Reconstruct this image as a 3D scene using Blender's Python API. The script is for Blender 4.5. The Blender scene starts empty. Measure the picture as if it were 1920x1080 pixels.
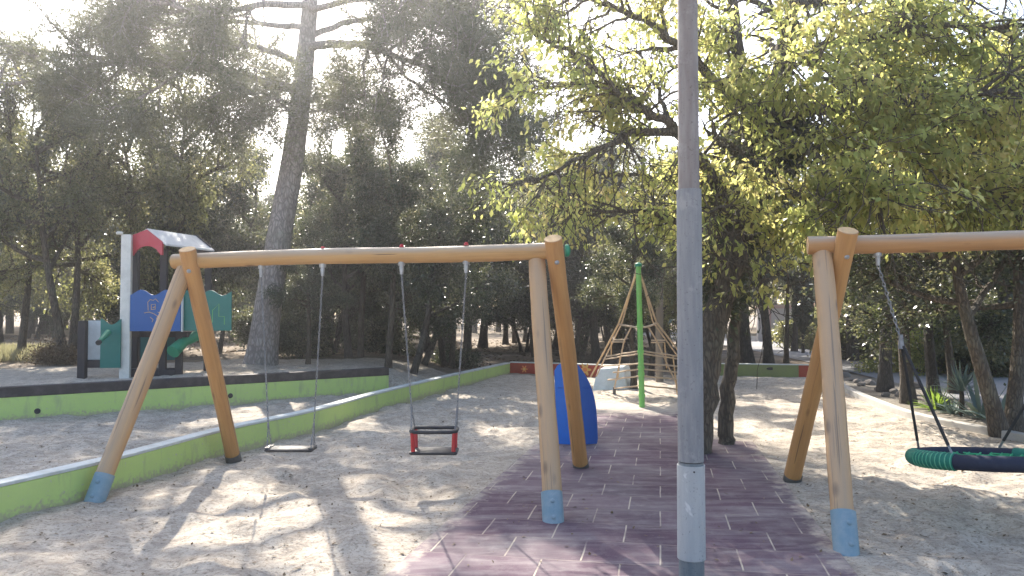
import bpy, math, random
import numpy as np
from mathutils import Vector, Matrix, Euler
rnd = random.Random(7)
R = np.random.RandomState(11)
SC = bpy.context.scene

# ------------------------------------------------------------------ camera, sky, sun, exposure
FPX, EYE, PITCH = 1440.0, 1.6, math.atan(45 / 1440)
cam_d = bpy.data.cameras.new('camera')
cam_d.sensor_width = 36.0
cam_d.lens = 36.0 * FPX / 1920
cam_d.clip_start = 0.05
cam_d.clip_end = 900
cam = bpy.data.objects.new('camera', cam_d)
SC.collection.objects.link(cam)
cam.location = (0, 0, EYE)
cam.rotation_euler = (math.pi / 2 + PITCH, 0, 0)
SC.camera = cam

SUN_EL, SUN_AZ = math.radians(38), math.radians(-16)      # azimuth measured from +Y towards +X
world = bpy.data.worlds.new('World')
SC.world = world
world.use_nodes = True
wn = world.node_tree
bg = wn.nodes['Background']
sky = wn.nodes.new('ShaderNodeTexSky')
sky.sky_type = 'NISHITA'
sky.sun_disc = False
sky.sun_elevation = SUN_EL
sky.sun_rotation = SUN_AZ
sky.air_density = 1.0
sky.dust_density = 2.5
wn.links.new(sky.outputs[0], bg.inputs[0])
bg.inputs[1].default_value = 0.15
sd = bpy.data.lights.new('sun', 'SUN')
sd.energy = 5.0
sd.angle = math.radians(0.5)
sd.color = (1.0, 0.93, 0.82)
sun = bpy.data.objects.new('sun', sd)
SC.collection.objects.link(sun)
sdir = Vector((math.sin(SUN_AZ) * math.cos(SUN_EL), math.cos(SUN_AZ) * math.cos(SUN_EL), math.sin(SUN_EL)))
sun.rotation_euler = sdir.to_track_quat('Z', 'Y').to_euler()
sun.location = (-8, 30, 30)
SC.view_settings.view_transform = 'Standard'
SC.view_settings.look = 'None'
SC.view_settings.exposure = 1.55
SC.view_settings.gamma = 1
SC.render.engine = 'CYCLES'
SC.cycles.max_bounces = 7
SC.cycles.diffuse_bounces = 4
SC.cycles.transmission_bounces = 5
SC.cycles.glossy_bounces = 2
SC.cycles.volume_bounces = 0
SC.cycles.use_denoising = True

# ------------------------------------------------------------------ picture-to-world helpers (measuring only)
def ray(px, py):
    a, b = (px - 960) / FPX, (540 - py) / FPX
    c, s = math.cos(PITCH), math.sin(PITCH)
    return Vector((a, c - b * s, s + b * c))
def G(px, py, z=0.0):
    d = ray(px, py); t = (z - EYE) / d.z
    return Vector((d.x * t, d.y * t, z))
def A(px, py, y):
    d = ray(px, py); t = y / d.y
    return Vector((d.x * t, y, EYE + d.z * t))

# ------------------------------------------------------------------ node helpers
def M(name):
    m = bpy.data.materials.new(name); m.use_nodes = True
    nt = m.node_tree
    b = nt.nodes['Principled BSDF']
    return m, nt, b
def setin(nt, sock, v):
    if isinstance(v, bpy.types.NodeSocket): nt.links.new(v, sock)
    elif v is not None:
        if hasattr(sock.default_value, '__len__') and hasattr(v, '__len__') and len(sock.default_value) == 4 and len(v) == 3: v = (*v, 1)
        sock.default_value = v
def N(nt, typ, props=None, **kw):
    n = nt.nodes.new(typ)
    for k, v in (props or {}).items(): setattr(n, k, v)
    for k, v in kw.items():
        k2 = k.replace('_', ' ')
        s = None
        if k2[:1] == 'i' and k2[1:].isdigit(): s = n.inputs[int(k2[1:])]
        else: s = n.inputs[k2]
        setin(nt, s, v)
    return n
def noise(nt, vec, scale, detail=4, rough=0.55, dist=0.0):
    return N(nt, 'ShaderNodeTexNoise', Vector=vec, Scale=scale, Detail=detail, Roughness=rough, Distortion=dist).outputs[0]
def ramp(nt, fac, stops):
    n = N(nt, 'ShaderNodeValToRGB', Fac=fac)
    cr = n.color_ramp
    while len(cr.elements) < len(stops): cr.elements.new(0.5)
    for e, (p, c) in zip(cr.elements, stops):
        e.position = p
        e.color = (*c, 1) if hasattr(c, '__len__') else (c, c, c, 1)
    return n.outputs[0]
def mix(nt, f, a, b, mode='MIX'):
    n = N(nt, 'ShaderNodeMix', {'data_type': 'RGBA', 'blend_type': mode})
    setin(nt, n.inputs[0], f); setin(nt, n.inputs[6], a); setin(nt, n.inputs[7], b)
    return n.outputs[2]
def math_(nt, op, a, b=None):
    n = N(nt, 'ShaderNodeMath', {'operation': op})
    setin(nt, n.inputs[0], a)
    if b is not None: setin(nt, n.inputs[1], b)
    return n.outputs[0]
def coord(nt, kind='Object', scale=(1, 1, 1), rot=(0, 0, 0), loc=(0, 0, 0)):
    t = nt.nodes.new('ShaderNodeTexCoord')
    mp = N(nt, 'ShaderNodeMapping', Vector=t.outputs[kind])
    mp.inputs['Scale'].default_value = scale; mp.inputs['Rotation'].default_value = rot; mp.inputs['Location'].default_value = loc
    return mp.outputs[0]
def bump(nt, h, strength, dist, normal=None):
    n = N(nt, 'ShaderNodeBump', Height=h, Strength=strength, Distance=dist)
    if normal is not None: nt.links.new(normal, n.inputs['Normal'])
    return n.outputs[0]

# ------------------------------------------------------------------ materials
def wood_mat(name, c1, c2, grey):
    m, nt, b = M(name)
    v = coord(nt, 'Object', (14, 14, 0.9))
    n1 = noise(nt, v, 2.2, 6, 0.6, 0.4)
    n2 = noise(nt, coord(nt, 'Object', (60, 60, 1.6)), 2.0, 3, 0.6)
    col = mix(nt, ramp(nt, n1, [(0.3, 0), (0.7, 1)]), c1, c2)
    # knots
    vo = N(nt, 'ShaderNodeTexVoronoi', Vector=coord(nt, 'Object', (6, 6, 2.6)), Scale=1.0).outputs[0]
    kn = ramp(nt, vo, [(0.10, 1), (0.20, 0)])
    col = mix(nt, math_(nt, 'MULTIPLY', kn, 0.75), col, (0.10, 0.045, 0.02))
    # long drying cracks
    ck = ramp(nt, noise(nt, coord(nt, 'Object', (26, 26, 0.35)), 1.7, 2, 0.5), [(0.655, 0), (0.68, 1)])
    col = mix(nt, math_(nt, 'MULTIPLY', ck, 0.7), col, (0.09, 0.05, 0.03))
    # upper faces greyer: weathering, with skylight tone put into the colour
    g = N(nt, 'ShaderNodeNewGeometry')
    sp = N(nt, 'ShaderNodeSeparateXYZ', Vector=g.outputs['Normal'])
    up = ramp(nt, math_(nt, 'ADD', math_(nt, 'MULTIPLY', sp.outputs[2], 0.5), math_(nt, 'MULTIPLY', n1, 0.5)), [(0.22, 0), (0.62, 1)])
    col = mix(nt, math_(nt, 'MULTIPLY', up, grey), col, (0.40, 0.34, 0.27))
    setin(nt, b.inputs['Base Color'], col)
    b.inputs['Roughness'].default_value = 0.68
    h = math_(nt, 'SUBTRACT', math_(nt, 'MULTIPLY', n2, 0.35), ck)
    setin(nt, b.inputs['Normal'], bump(nt, h, 0.45, 0.004))
    return m
def paint_mat(name, col, rough=0.5, dirt=(0.25, 0.22, 0.18), amount=0.35, sc=3.0, bm=0.0):
    m, nt, b = M(name)
    v = coord(nt, 'Object')
    n1 = noise(nt, v, sc, 8, 0.65)
    f = ramp(nt, n1, [(0.45, 0), (0.75, amount)])
    c = mix(nt, f, col, dirt)
    n2 = noise(nt, v, sc * 12, 4, 0.6)
    c = mix(nt, ramp(nt, n2, [(0.35, 0.12), (0.6, 0)]), c, tuple(x * 0.6 for x in col))
    setin(nt, b.inputs['Base Color'], c)
    setin(nt, b.inputs['Roughness'], ramp(nt, n1, [(0.3, rough), (0.8, min(1, rough + 0.25))]))
    if bm: setin(nt, b.inputs['Normal'], bump(nt, n2, 0.5, bm))
    return m
def metal_mat(name, col, rough=0.45, metallic=0.8, sc=14):
    m, nt, b = M(name)
    v = coord(nt, 'Object')
    n1 = noise(nt, v, sc, 5, 0.6)
    c = mix(nt, ramp(nt, n1, [(0.35, 0), (0.7, 1)]), col, tuple(x * 0.62 for x in col))
    setin(nt, b.inputs['Base Color'], c)
    b.inputs['Metallic'].default_value = metallic
    setin(nt, b.inputs['Roughness'], ramp(nt, n1, [(0.2, rough), (0.9, rough + 0.25)]))
    return m
def bark_mat(name, c1, c2, sc=1.0, vert=0.22):
    m, nt, b = M(name)
    v = coord(nt, 'Object', (sc, sc, sc * vert))
    n1 = noise(nt, v, 11, 6, 0.65, 0.7)
    n2 = noise(nt, coord(nt, 'Object'), 2.0, 3, 0.5)
    wv = N(nt, 'ShaderNodeVectorMath', {'operation': 'MULTIPLY_ADD'})
    nt.links.new(N(nt, 'ShaderNodeTexNoise', Vector=v, Scale=9.0, Detail=4.0).outputs['Color'], wv.inputs[0])
    wv.inputs[1].default_value = (0.12, 0.12, 0.12); nt.links.new(v, wv.inputs[2])
    vo = N(nt, 'ShaderNodeTexVoronoi', {'feature': 'DISTANCE_TO_EDGE'}, Vector=wv.outputs[0], Scale=24.0).outputs[0]
    cr = ramp(nt, math_(nt, 'ADD', vo, math_(nt, 'MULTIPLY', math_(nt, 'SUBTRACT', n1, 0.5), 0.25)), [(0.0, 0), (0.25, 1)])
    c = mix(nt, n1, c1, c2)
    c = mix(nt, math_(nt, 'MULTIPLY', ramp(nt, n2, [(0.5, 0), (0.7, 1)]), 0.35), c, (0.22, 0.23, 0.17))
    c = mix(nt, math_(nt, 'MULTIPLY', math_(nt, 'SUBTRACT', 1.0, cr), 0.8), c, tuple(x * 0.55 for x in c1))
    setin(nt, b.inputs['Base Color'], c)
    b.inputs['Roughness'].default_value = 0.9
    setin(nt, b.inputs['Normal'], bump(nt, math_(nt, 'ADD', cr, n1), 0.8, 0.02))
    return m
def leaf_mat(name, cols, trans, rough=0.45, tw=0.45, spec=0.5):
    """cols: list of (pos, rgb) over a random value per leaf; trans: same for light coming through"""
    m, nt, b = M(name)
    rn = N(nt, 'ShaderNodeNewGeometry').outputs['Random Per Island']
    big = noise(nt, coord(nt, 'Object'), 1.1, 2, 0.5)
    f = math_(nt, 'ADD', math_(nt, 'MULTIPLY', rn, 0.55), math_(nt, 'MULTIPLY', ramp(nt, big, [(0.35, 0), (0.65, 1)]), 0.45))
    setin(nt, b.inputs['Base Color'], ramp(nt, f, cols))
    b.inputs['Roughness'].default_value = rough
    b.inputs['Specular IOR Level'].default_value = spec
    tr = N(nt, 'ShaderNodeBsdfTranslucent', Color=ramp(nt, f, trans))
    ms = N(nt, 'ShaderNodeMixShader', i0=tw)
    nt.links.new(b.outputs[0], ms.inputs[1]); nt.links.new(tr.outputs[0], ms.inputs[2])
    nt.links.new(ms.outputs[0], nt.nodes['Material Output'].inputs[0])
    return m

W_ORANGE = wood_mat('wood_orange', (0.49, 0.255, 0.085), (0.38, 0.185, 0.065), 0.35)  # far legs: warm ground bounce put into the wood colour
W_BEIGE = wood_mat('wood_beige', (0.50, 0.30, 0.14), (0.39, 0.22, 0.10), 0.5)  # near legs: paler skylight tone put into the wood colour
W_BEAM = wood_mat('wood_beam', (0.48, 0.28, 0.105), (0.38, 0.21, 0.08), 0.75)
W_BEAM2 = wood_mat('wood_red_beam', (0.45, 0.235, 0.09), (0.35, 0.175, 0.068), 0.75)
W_CUT = paint_mat('wood_cut_end', (0.62, 0.40, 0.20), 0.7, (0.35, 0.25, 0.15), 0.5, 18)
W_GREY = wood_mat('wood_grey', (0.24, 0.20, 0.16), (0.17, 0.14, 0.11), 0.9)
BLUE_SHOE = paint_mat('pale_blue_metal', (0.17, 0.26, 0.31), 0.5, (0.36, 0.38, 0.39), 0.6, 9)
GALV = metal_mat('galvanised', (0.42, 0.42, 0.42), 0.45, 0.6)
GALV_DARK = metal_mat('dark_galvanised', (0.16, 0.15, 0.14), 0.5, 0.5)
CHAIN = metal_mat('chain_steel', (0.27, 0.27, 0.28), 0.45, 0.6)
RUBBER = paint_mat('black_rubber', (0.02, 0.02, 0.025), 0.55, (0.12, 0.11, 0.10), 0.4, 8)
RED_PL = paint_mat('red_plastic', (0.45, 0.02, 0.025), 0.4, (0.3, 0.1, 0.08), 0.3, 8)
def wall_mat(name, col):
    m, nt, b = M(name)
    v = coord(nt, 'Object'); n1 = noise(nt, v, 2.2, 8, 0.65); n2 = noise(nt, v, 26, 5, 0.65); n3 = noise(nt, coord(nt, 'Object', (1, 1, 0.25)), 9, 5, 0.6)
    c = mix(nt, ramp(nt, n1, [(0.4, 0), (0.7, 0.5)]), col, tuple(x * 0.72 + 0.05 for x in col))
    c = mix(nt, ramp(nt, n3, [(0.54, 0), (0.72, 0.55)]), c, (0.30, 0.31, 0.20))
    c = mix(nt, ramp(nt, n2, [(0.62, 0), (0.68, 0.8)]), c, (0.42, 0.40, 0.34))
    z = N(nt, 'ShaderNodeSeparateXYZ', Vector=v).outputs[2]
    sp = ramp(nt, math_(nt, 'ADD', math_(nt, 'MULTIPLY', z, -3.2), math_(nt, 'MULTIPLY', n2, 1.1)), [(0.30, 0), (0.55, 0.8)])
    c = mix(nt, sp, c, (0.36, 0.31, 0.22))
    setin(nt, b.inputs['Base Color'], c); b.inputs['Roughness'].default_value = 0.82
    setin(nt, b.inputs['Normal'], bump(nt, math_(nt, 'ADD', n1, math_(nt, 'MULTIPLY', n2, 0.4)), 0.6, 0.012))
    return m
LIME = wall_mat('lime_paint', (0.47, 0.60, 0.19))
OLIVE_P = paint_mat('olive_paint', (0.23, 0.265, 0.10), 0.8, (0.2, 0.2, 0.12), 0.6, 3.0, 0.004)
COPE = paint_mat('coping_concrete', (0.56, 0.58, 0.55), 0.8, (0.34, 0.33, 0.28), 0.7, 4.0, 0.004)
RED_W = paint_mat('red_wall_paint', (0.40, 0.055, 0.03), 0.75, (0.3, 0.15, 0.1), 0.4, 3, 0.003)
ORANGE_P = paint_mat('orange_paint', (0.75, 0.22, 0.06), 0.7, (0.5, 0.3, 0.15), 0.3, 6)
YELLOW_P = paint_mat('yellow_paint', (0.75, 0.45, 0.12), 0.7, (0.5, 0.35, 0.2), 0.3, 6)
WHITE_B = paint_mat('white_block_paint', (0.72, 0.74, 0.70), 0.75, (0.35, 0.36, 0.30), 0.7, 3, 0.004)
BOARD = paint_mat('dark_board', (0.045, 0.035, 0.035), 0.7, (0.16, 0.14, 0.13), 0.6, 5, 0.003)
TEAL = paint_mat('teal_plastic', (0.002, 0.14, 0.115), 0.4, (0.1, 0.3, 0.25), 0.25, 3)
TEAL_D = paint_mat('dark_teal_plastic', (0.01, 0.12, 0.12), 0.4, (0.1, 0.2, 0.2), 0.25, 3)
BLUE_PL = paint_mat('blue_plastic', (0.004, 0.085, 0.30), 0.4, (0.1, 0.15, 0.35), 0.25, 3)
BLUE_SEAT = paint_mat('bright_blue_plastic', (0.0, 0.12, 0.50), 0.32, (0.05, 0.16, 0.5), 0.3, 2)
BLUE_SHADED = paint_mat('shaded_blue_plastic', (0.0, 0.075, 0.34), 0.35, (0.05, 0.1, 0.4), 0.3, 2)
ROOF_RED = paint_mat('red_gable', (0.50, 0.05, 0.07), 0.5, (0.5, 0.2, 0.2), 0.3, 4)
ROOF_W = paint_mat('white_roof', (0.75, 0.72, 0.68), 0.5, (0.45, 0.42, 0.38), 0.3, 5)
POST_W = paint_mat('white_post', (0.72, 0.69, 0.63), 0.6, (0.40, 0.38, 0.34), 0.5, 5)
DARKWOOD = paint_mat('dark_post', (0.035, 0.028, 0.03), 0.7, (0.1, 0.09, 0.08), 0.4, 6)
PANEL_G = paint_mat('pale_grey_panel', (0.58, 0.60, 0.60), 0.6, (0.3, 0.3, 0.28), 0.4, 5)
GREEN_POLE = paint_mat('bright_green_metal', (0.20, 0.52, 0.12), 0.4, (0.40, 0.55, 0.20), 0.4, 7)
GREEN_PL = paint_mat('green_plastic', (0.02, 0.24, 0.13), 0.4, (0.1, 0.3, 0.2), 0.2, 5)
NEST_GREEN = paint_mat('green_rope', (0.0, 0.155, 0.105), 0.6, (0.05, 0.3, 0.2), 0.4, 20, 0.003)
NEST_NET = paint_mat('bright_green_rope', (0.02, 0.33, 0.14), 0.6, (0.2, 0.45, 0.25), 0.4, 20)
NEST_STRIPE = paint_mat('pale_green_cord', (0.08, 0.36, 0.22), 0.6, (0.3, 0.45, 0.35), 0.4, 20)
NEST_NAVY = paint_mat('navy_rope', (0.008, 0.013, 0.035), 0.65, (0.05, 0.06, 0.09), 0.4, 25, 0.004)
ROPE = paint_mat('tan_rope', (0.50, 0.38, 0.26), 0.8, (0.35, 0.27, 0.2), 0.4, 20)
ROPE_O = paint_mat('orange_rope', (0.60, 0.42, 0.24), 0.8, (0.45, 0.3, 0.15), 0.4, 20)
ROPE_B = paint_mat('black_rope', (0.02, 0.018, 0.018), 0.7, (0.1, 0.1, 0.1), 0.3, 20)
def pole_mat(name, col, light, scuff=0.0):
    m, nt, b = M(name); v = coord(nt, 'Object', (1, 1, 0.12)); v0 = coord(nt, 'Object')
    n1 = noise(nt, v, 30, 6, 0.6); n2 = noise(nt, v0, 7, 8, 0.7); n3 = noise(nt, v0, 55, 4, 0.7)
    c = mix(nt, ramp(nt, n1, [(0.4, 0), (0.7, 0.6)]), col, light)
    c = mix(nt, ramp(nt, n2, [(0.56, 0), (0.66, 0.75)]), c, light)
    c = mix(nt, ramp(nt, n3, [(0.60, 0), (0.68, 0.7)]), c, tuple(x * 0.45 for x in col))
    if scuff: c = mix(nt, ramp(nt, noise(nt, coord(nt, 'Object', (1, 1, 0.6), loc=(0.3, 0.2, 0.0)), 9, 3, 0.5, 0.5), [(0.60, 0), (0.63, scuff)]), c, (0.62, 0.62, 0.60))
    setin(nt, b.inputs['Base Color'], c); setin(nt, b.inputs['Roughness'], ramp(nt, n2, [(0.3, 0.5), (0.7, 0.8)]))
    setin(nt, b.inputs['Normal'], bump(nt, math_(nt, 'ADD', n1, n3), 0.35, 0.002))
    return m
POLE_TOP = pole_mat('weathered_pole', (0.17, 0.14, 0.13), (0.27, 0.25, 0.235))
POLE_MID = pole_mat('grey_pole', (0.175, 0.178, 0.19), (0.28, 0.275, 0.27))
POLE_LOW = pole_mat('blue_grey_pole', (0.12, 0.145, 0.16), (0.24, 0.24, 0.23))
CONC = paint_mat('kerb_concrete', (0.42, 0.40, 0.37), 0.85, (0.28, 0.26, 0.22), 0.6, 4, 0.003)
ROCKM = paint_mat('rock', (0.20, 0.175, 0.155), 0.9, (0.16, 0.15, 0.13), 0.7, 5, 0.01)
PINKWALL = paint_mat('pink_render', (0.55, 0.36, 0.30), 0.85, (0.4, 0.3, 0.25), 0.4, 1, 0.003)
WHITEWALL = paint_mat('white_render', (0.56, 0.50, 0.45), 0.8, (0.5, 0.48, 0.44), 0.4, 1, 0.003)
SKINTAN = None
BARK_OAK = bark_mat('oak_bark', (0.080, 0.062, 0.046), (0.165, 0.13, 0.095))
BARK_DARK = bark_mat('dark_bark', (0.055, 0.045, 0.04), (0.11, 0.095, 0.08))
BARK_PINE = bark_mat('pine_bark', (0.27, 0.23, 0.215), (0.43, 0.38, 0.35), 0.55, 0.45)
LEAF_HERO = leaf_mat('young_oak_leaf',
    [(0.0, (0.10, 0.13, 0.045)), (0.45, (0.15, 0.18, 0.06)), (0.8, (0.22, 0.23, 0.08)), (1.0, (0.32, 0.28, 0.12))],
    [(0.0, (0.44, 0.50, 0.14)), (0.45, (0.62, 0.65, 0.21)), (0.8, (0.84, 0.76, 0.28)), (1.0, (0.94, 0.80, 0.40))], 0.42, 0.66)
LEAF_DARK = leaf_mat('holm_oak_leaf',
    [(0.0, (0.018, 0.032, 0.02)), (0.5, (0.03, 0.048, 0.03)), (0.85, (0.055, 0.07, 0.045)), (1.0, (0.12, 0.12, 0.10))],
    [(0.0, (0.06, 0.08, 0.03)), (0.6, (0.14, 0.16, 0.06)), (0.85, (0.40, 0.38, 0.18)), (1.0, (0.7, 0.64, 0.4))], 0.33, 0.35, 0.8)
LEAF_OLIVE = leaf_mat('olive_oak_leaf',
    [(0.0, (0.05, 0.06, 0.03)), (0.5, (0.085, 0.09, 0.045)), (0.85, (0.13, 0.125, 0.06)), (1.0, (0.19, 0.17, 0.10))],
    [(0.0, (0.16, 0.18, 0.06)), (0.5, (0.32, 0.33, 0.12)), (0.85, (0.6, 0.55, 0.25)), (1.0, (0.8, 0.72, 0.45))], 0.33, 0.45, 0.8)
NEEDLE = leaf_mat('pine_needle',
    [(0.0, (0.06, 0.07, 0.045)), (0.6, (0.09, 0.10, 0.06)), (1.0, (0.14, 0.13, 0.085))],
    [(0.0, (0.16, 0.18, 0.09)), (1.0, (0.30, 0.30, 0.17))], 0.45, 0.4, 0.5)
YUCCA = leaf_mat('yucca_blade', [(0.0, (0.06, 0.12, 0.02)), (1.0, (0.16, 0.24, 0.04))], [(0.0, (0.2, 0.35, 0.05)), (1.0, (0.45, 0.55, 0.10))], 0.4, 0.45)
AGAVE = leaf_mat('agave_blade', [(0.0, (0.09, 0.14, 0.13)), (1.0, (0.16, 0.22, 0.19))], [(0.0, (0.1, 0.15, 0.1)), (1.0, (0.2, 0.25, 0.15))], 0.5, 0.12)
DRYGRASS = leaf_mat('dry_grass', [(0.0, (0.25, 0.22, 0.12)), (1.0, (0.45, 0.40, 0.26))], [(0.0, (0.3, 0.3, 0.15)), (1.0, (0.5, 0.45, 0.25))], 0.7, 0.4)
LITTER = leaf_mat('dry_leaf', [(0.0, (0.06, 0.04, 0.025)), (0.5, (0.14, 0.095, 0.055)), (1.0, (0.28, 0.20, 0.12))], [(0.0, (0.1, 0.07, 0.03)), (1.0, (0.2, 0.15, 0.08))], 0.7, 0.2)

def ground_mat():
    m, nt, b = M('ground_sand_and_forest_floor')
    v = coord(nt, 'Object')
    at = N(nt, 'ShaderNodeAttribute', {'attribute_name': 'forest'}).outputs['Fac']
    n1 = noise(nt, v, 0.55, 6, 0.6, 0.3)
    n2 = noise(nt, v, 5.0, 8, 0.7, 0.2)
    n3 = noise(nt, v, 38, 6, 0.7)
    n4 = noise(nt, v, 160, 3, 0.6)
    sand = mix(nt, ramp(nt, n1, [(0.35, 0), (0.65, 1)]), (0.58, 0.51, 0.42), (0.50, 0.44, 0.365))
    sand = mix(nt, ramp(nt, n2, [(0.42, 0.0), (0.60, 0.75)]), sand, (0.32, 0.27, 0.22))
    n5 = noise(nt, coord(nt, 'Object', (1, 1.6, 1)), 14, 6, 0.7, 0.6)
    sand = mix(nt, ramp(nt, n5, [(0.50, 0.0), (0.64, 0.7)]), sand, (0.25, 0.205, 0.165))
    sand = mix(nt, ramp(nt, n3, [(0.53, 0.0), (0.66, 0.85)]), sand, (0.13, 0.10, 0.075))
    sand = mix(nt, ramp(nt, n4, [(0.35, 0.35), (0.5, 0.0)]), sand, (0.62, 0.56, 0.47))
    dirt = mix(nt, ramp(nt, n2, [(0.35, 0), (0.65, 1)]), (0.26, 0.205, 0.155), (0.15, 0.12, 0.09))
    dirt = mix(nt, ramp(nt, n3, [(0.5, 0), (0.62, 0.7)]), dirt, (0.07, 0.055, 0.04))
    dirt = mix(nt, ramp(nt, n1, [(0.45, 0), (0.62, 0.8)]), dirt, (0.33, 0.27, 0.21))
    f = ramp(nt, math_(nt, 'ADD', at, math_(nt, 'MULTIPLY', math_(nt, 'SUBTRACT', n2, 0.5), 0.5)), [(0.4, 0), (0.6, 1)])
    setin(nt, b.inputs['Base Color'], mix(nt, f, sand, dirt))
    b.inputs['Roughness'].default_value = 0.95
    b.inputs['Specular IOR Level'].default_value = 0.15
    nb = bump(nt, n2, 0.8, 0.05)
    nb = bump(nt, n5, 0.8, 0.02, nb)
    nb = bump(nt, n3, 0.8, 0.009, nb)
    nb = bump(nt, n4, 0.5, 0.0025, nb)
    setin(nt, b.inputs['Normal'], nb)
    return m
def tile_mat(ang):
    m, nt, b = M('purple_rubber_tiles')
    t = nt.nodes.new('ShaderNodeTexCoord')
    v = N(nt, 'ShaderNodeMapping', {'vector_type': 'POINT'}, Vector=t.outputs['Object'])
    v.inputs['Rotation'].default_value = (0, 0, ang)
    v = v.outputs[0]
    wob = N(nt, 'ShaderNodeVectorMath', {'operation': 'MULTIPLY_ADD'})
    nt.links.new(N(nt, 'ShaderNodeTexNoise', Vector=v, Scale=2.5, Detail=2.0).outputs['Color'], wob.inputs[0])
    wob.inputs[1].default_value = (0.012, 0.012, 0); nt.links.new(v, wob.inputs[2])
    def brick(ms):
        br = N(nt, 'ShaderNodeTexBrick', {'offset': 0.5}, Vector=wob.outputs[0], Color1=(0, 0, 0), Color2=(1, 1, 1), Mortar=(0.5, 0.5, 0.5), Scale=1.0, Brick_Width=0.5, Row_Height=0.45, Mortar_Size=ms, Mortar_Smooth=0.25)
        return br
    br = brick(0.0065)
    sy = N(nt, 'ShaderNodeSeparateXYZ', Vector=wob.outputs[0]).outputs[1]
    fr = math_(nt, 'FRACT', math_(nt, 'DIVIDE', sy, 0.45))
    row = math_(nt, 'GREATER_THAN', math_(nt, 'ABSOLUTE', math_(nt, 'SUBTRACT', fr, 0.5)), 0.465)
    rowk = math_(nt, 'SUBTRACT', 1.0, math_(nt, 'MULTIPLY', row, 0.62))
    vo = t.outputs['Object']
    n1 = noise(nt, vo, 0.9, 6, 0.6, 0.3)
    n2 = noise(nt, vo, 6, 7, 0.7, 0.2)
    n3 = noise(nt, vo, 90, 4, 0.7)
    st = noise(nt, coord(nt, 'Object', (0.6, 3.2, 1)), 2.2, 6, 0.65, 0.4)
    base = mix(nt, br.outputs['Color'], (0.076, 0.038, 0.062), (0.128, 0.068, 0.098))
    base = mix(nt, ramp(nt, n3, [(0.4, 0.5), (0.6, 0)]), base, (0.05, 0.03, 0.05))
    dust = math_(nt, 'ADD', ramp(nt, n1, [(0.42, 0.04), (0.72, 0.5)]), ramp(nt, st, [(0.46, 0), (0.70, 0.46)]))
    dust = math_(nt, 'ADD', dust, ramp(nt, n2, [(0.5, 0), (0.75, 0.35)]))
    c = mix(nt, math_(nt, 'MINIMUM', dust, 0.85), base, (0.31, 0.275, 0.265))
    # sand-filled seams; partly worn away
    seam = math_(nt, 'MULTIPLY', math_(nt, 'MULTIPLY', br.outputs['Fac'], rowk), ramp(nt, noise(nt, vo, 2.3, 3), [(0.35, 0.15), (0.6, 0.9)]))
    c = mix(nt, seam, c, (0.50, 0.43, 0.34))
    # sand drift at the edges, from an attribute on the slab
    at = N(nt, 'ShaderNodeAttribute', {'attribute_name': 'drift'}).outputs['Fac']
    dr = ramp(nt, math_(nt, 'ADD', at, math_(nt, 'MULTIPLY', math_(nt, 'SUBTRACT', n2, 0.5), 1.1)), [(0.42, 0), (0.72, 0.92)])
    c = mix(nt, dr, c, (0.42, 0.365, 0.30))
    setin(nt, b.inputs['Base Color'], c)
    b.inputs['Roughness'].default_value = 0.85
    b.inputs['Specular IOR Level'].default_value = 0.25
    nb = bump(nt, math_(nt, 'SUBTRACT', 1.0, br.outputs['Fac']), 0.7, 0.006)
    setin(nt, b.inputs['Normal'], bump(nt, n3, 0.5, 0.003, nb))
    return m
def asphalt_mat():
    m, nt, b = M('pale_asphalt')
    v = coord(nt, 'Object')
    n1 = noise(nt, v, 0.5, 5, 0.6); n3 = noise(nt, v, 60, 4, 0.7)
    c = mix(nt, n1, (0.20, 0.20, 0.21), (0.30, 0.29, 0.285))
    c = mix(nt, ramp(nt, n3, [(0.4, 0.4), (0.6, 0)]), c, (0.12, 0.12, 0.12))
    setin(nt, b.inputs['Base Color'], c); b.inputs['Roughness'].default_value = 0.9
    setin(nt, b.inputs['Normal'], bump(nt, n3, 0.4, 0.004))
    return m
def bed_mat():
    m, nt, b = M('planting_bed_soil')
    v = coord(nt, 'Object')
    n1 = noise(nt, v, 4, 6, 0.7); n3 = noise(nt, v, 45, 4, 0.7)
    c = mix(nt, ramp(nt, n1, [(0.35, 0), (0.65, 1)]), (0.085, 0.075, 0.06), (0.20, 0.175, 0.14))
    c = mix(nt, ramp(nt, n3, [(0.5, 0), (0.62, 0.6)]), c, (0.30, 0.25, 0.19))
    setin(nt, b.inputs['Base Color'], c); b.inputs['Roughness'].default_value = 0.95
    setin(nt, b.inputs['Normal'], bump(nt, n3, 0.7, 0.012))
    return m

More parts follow.
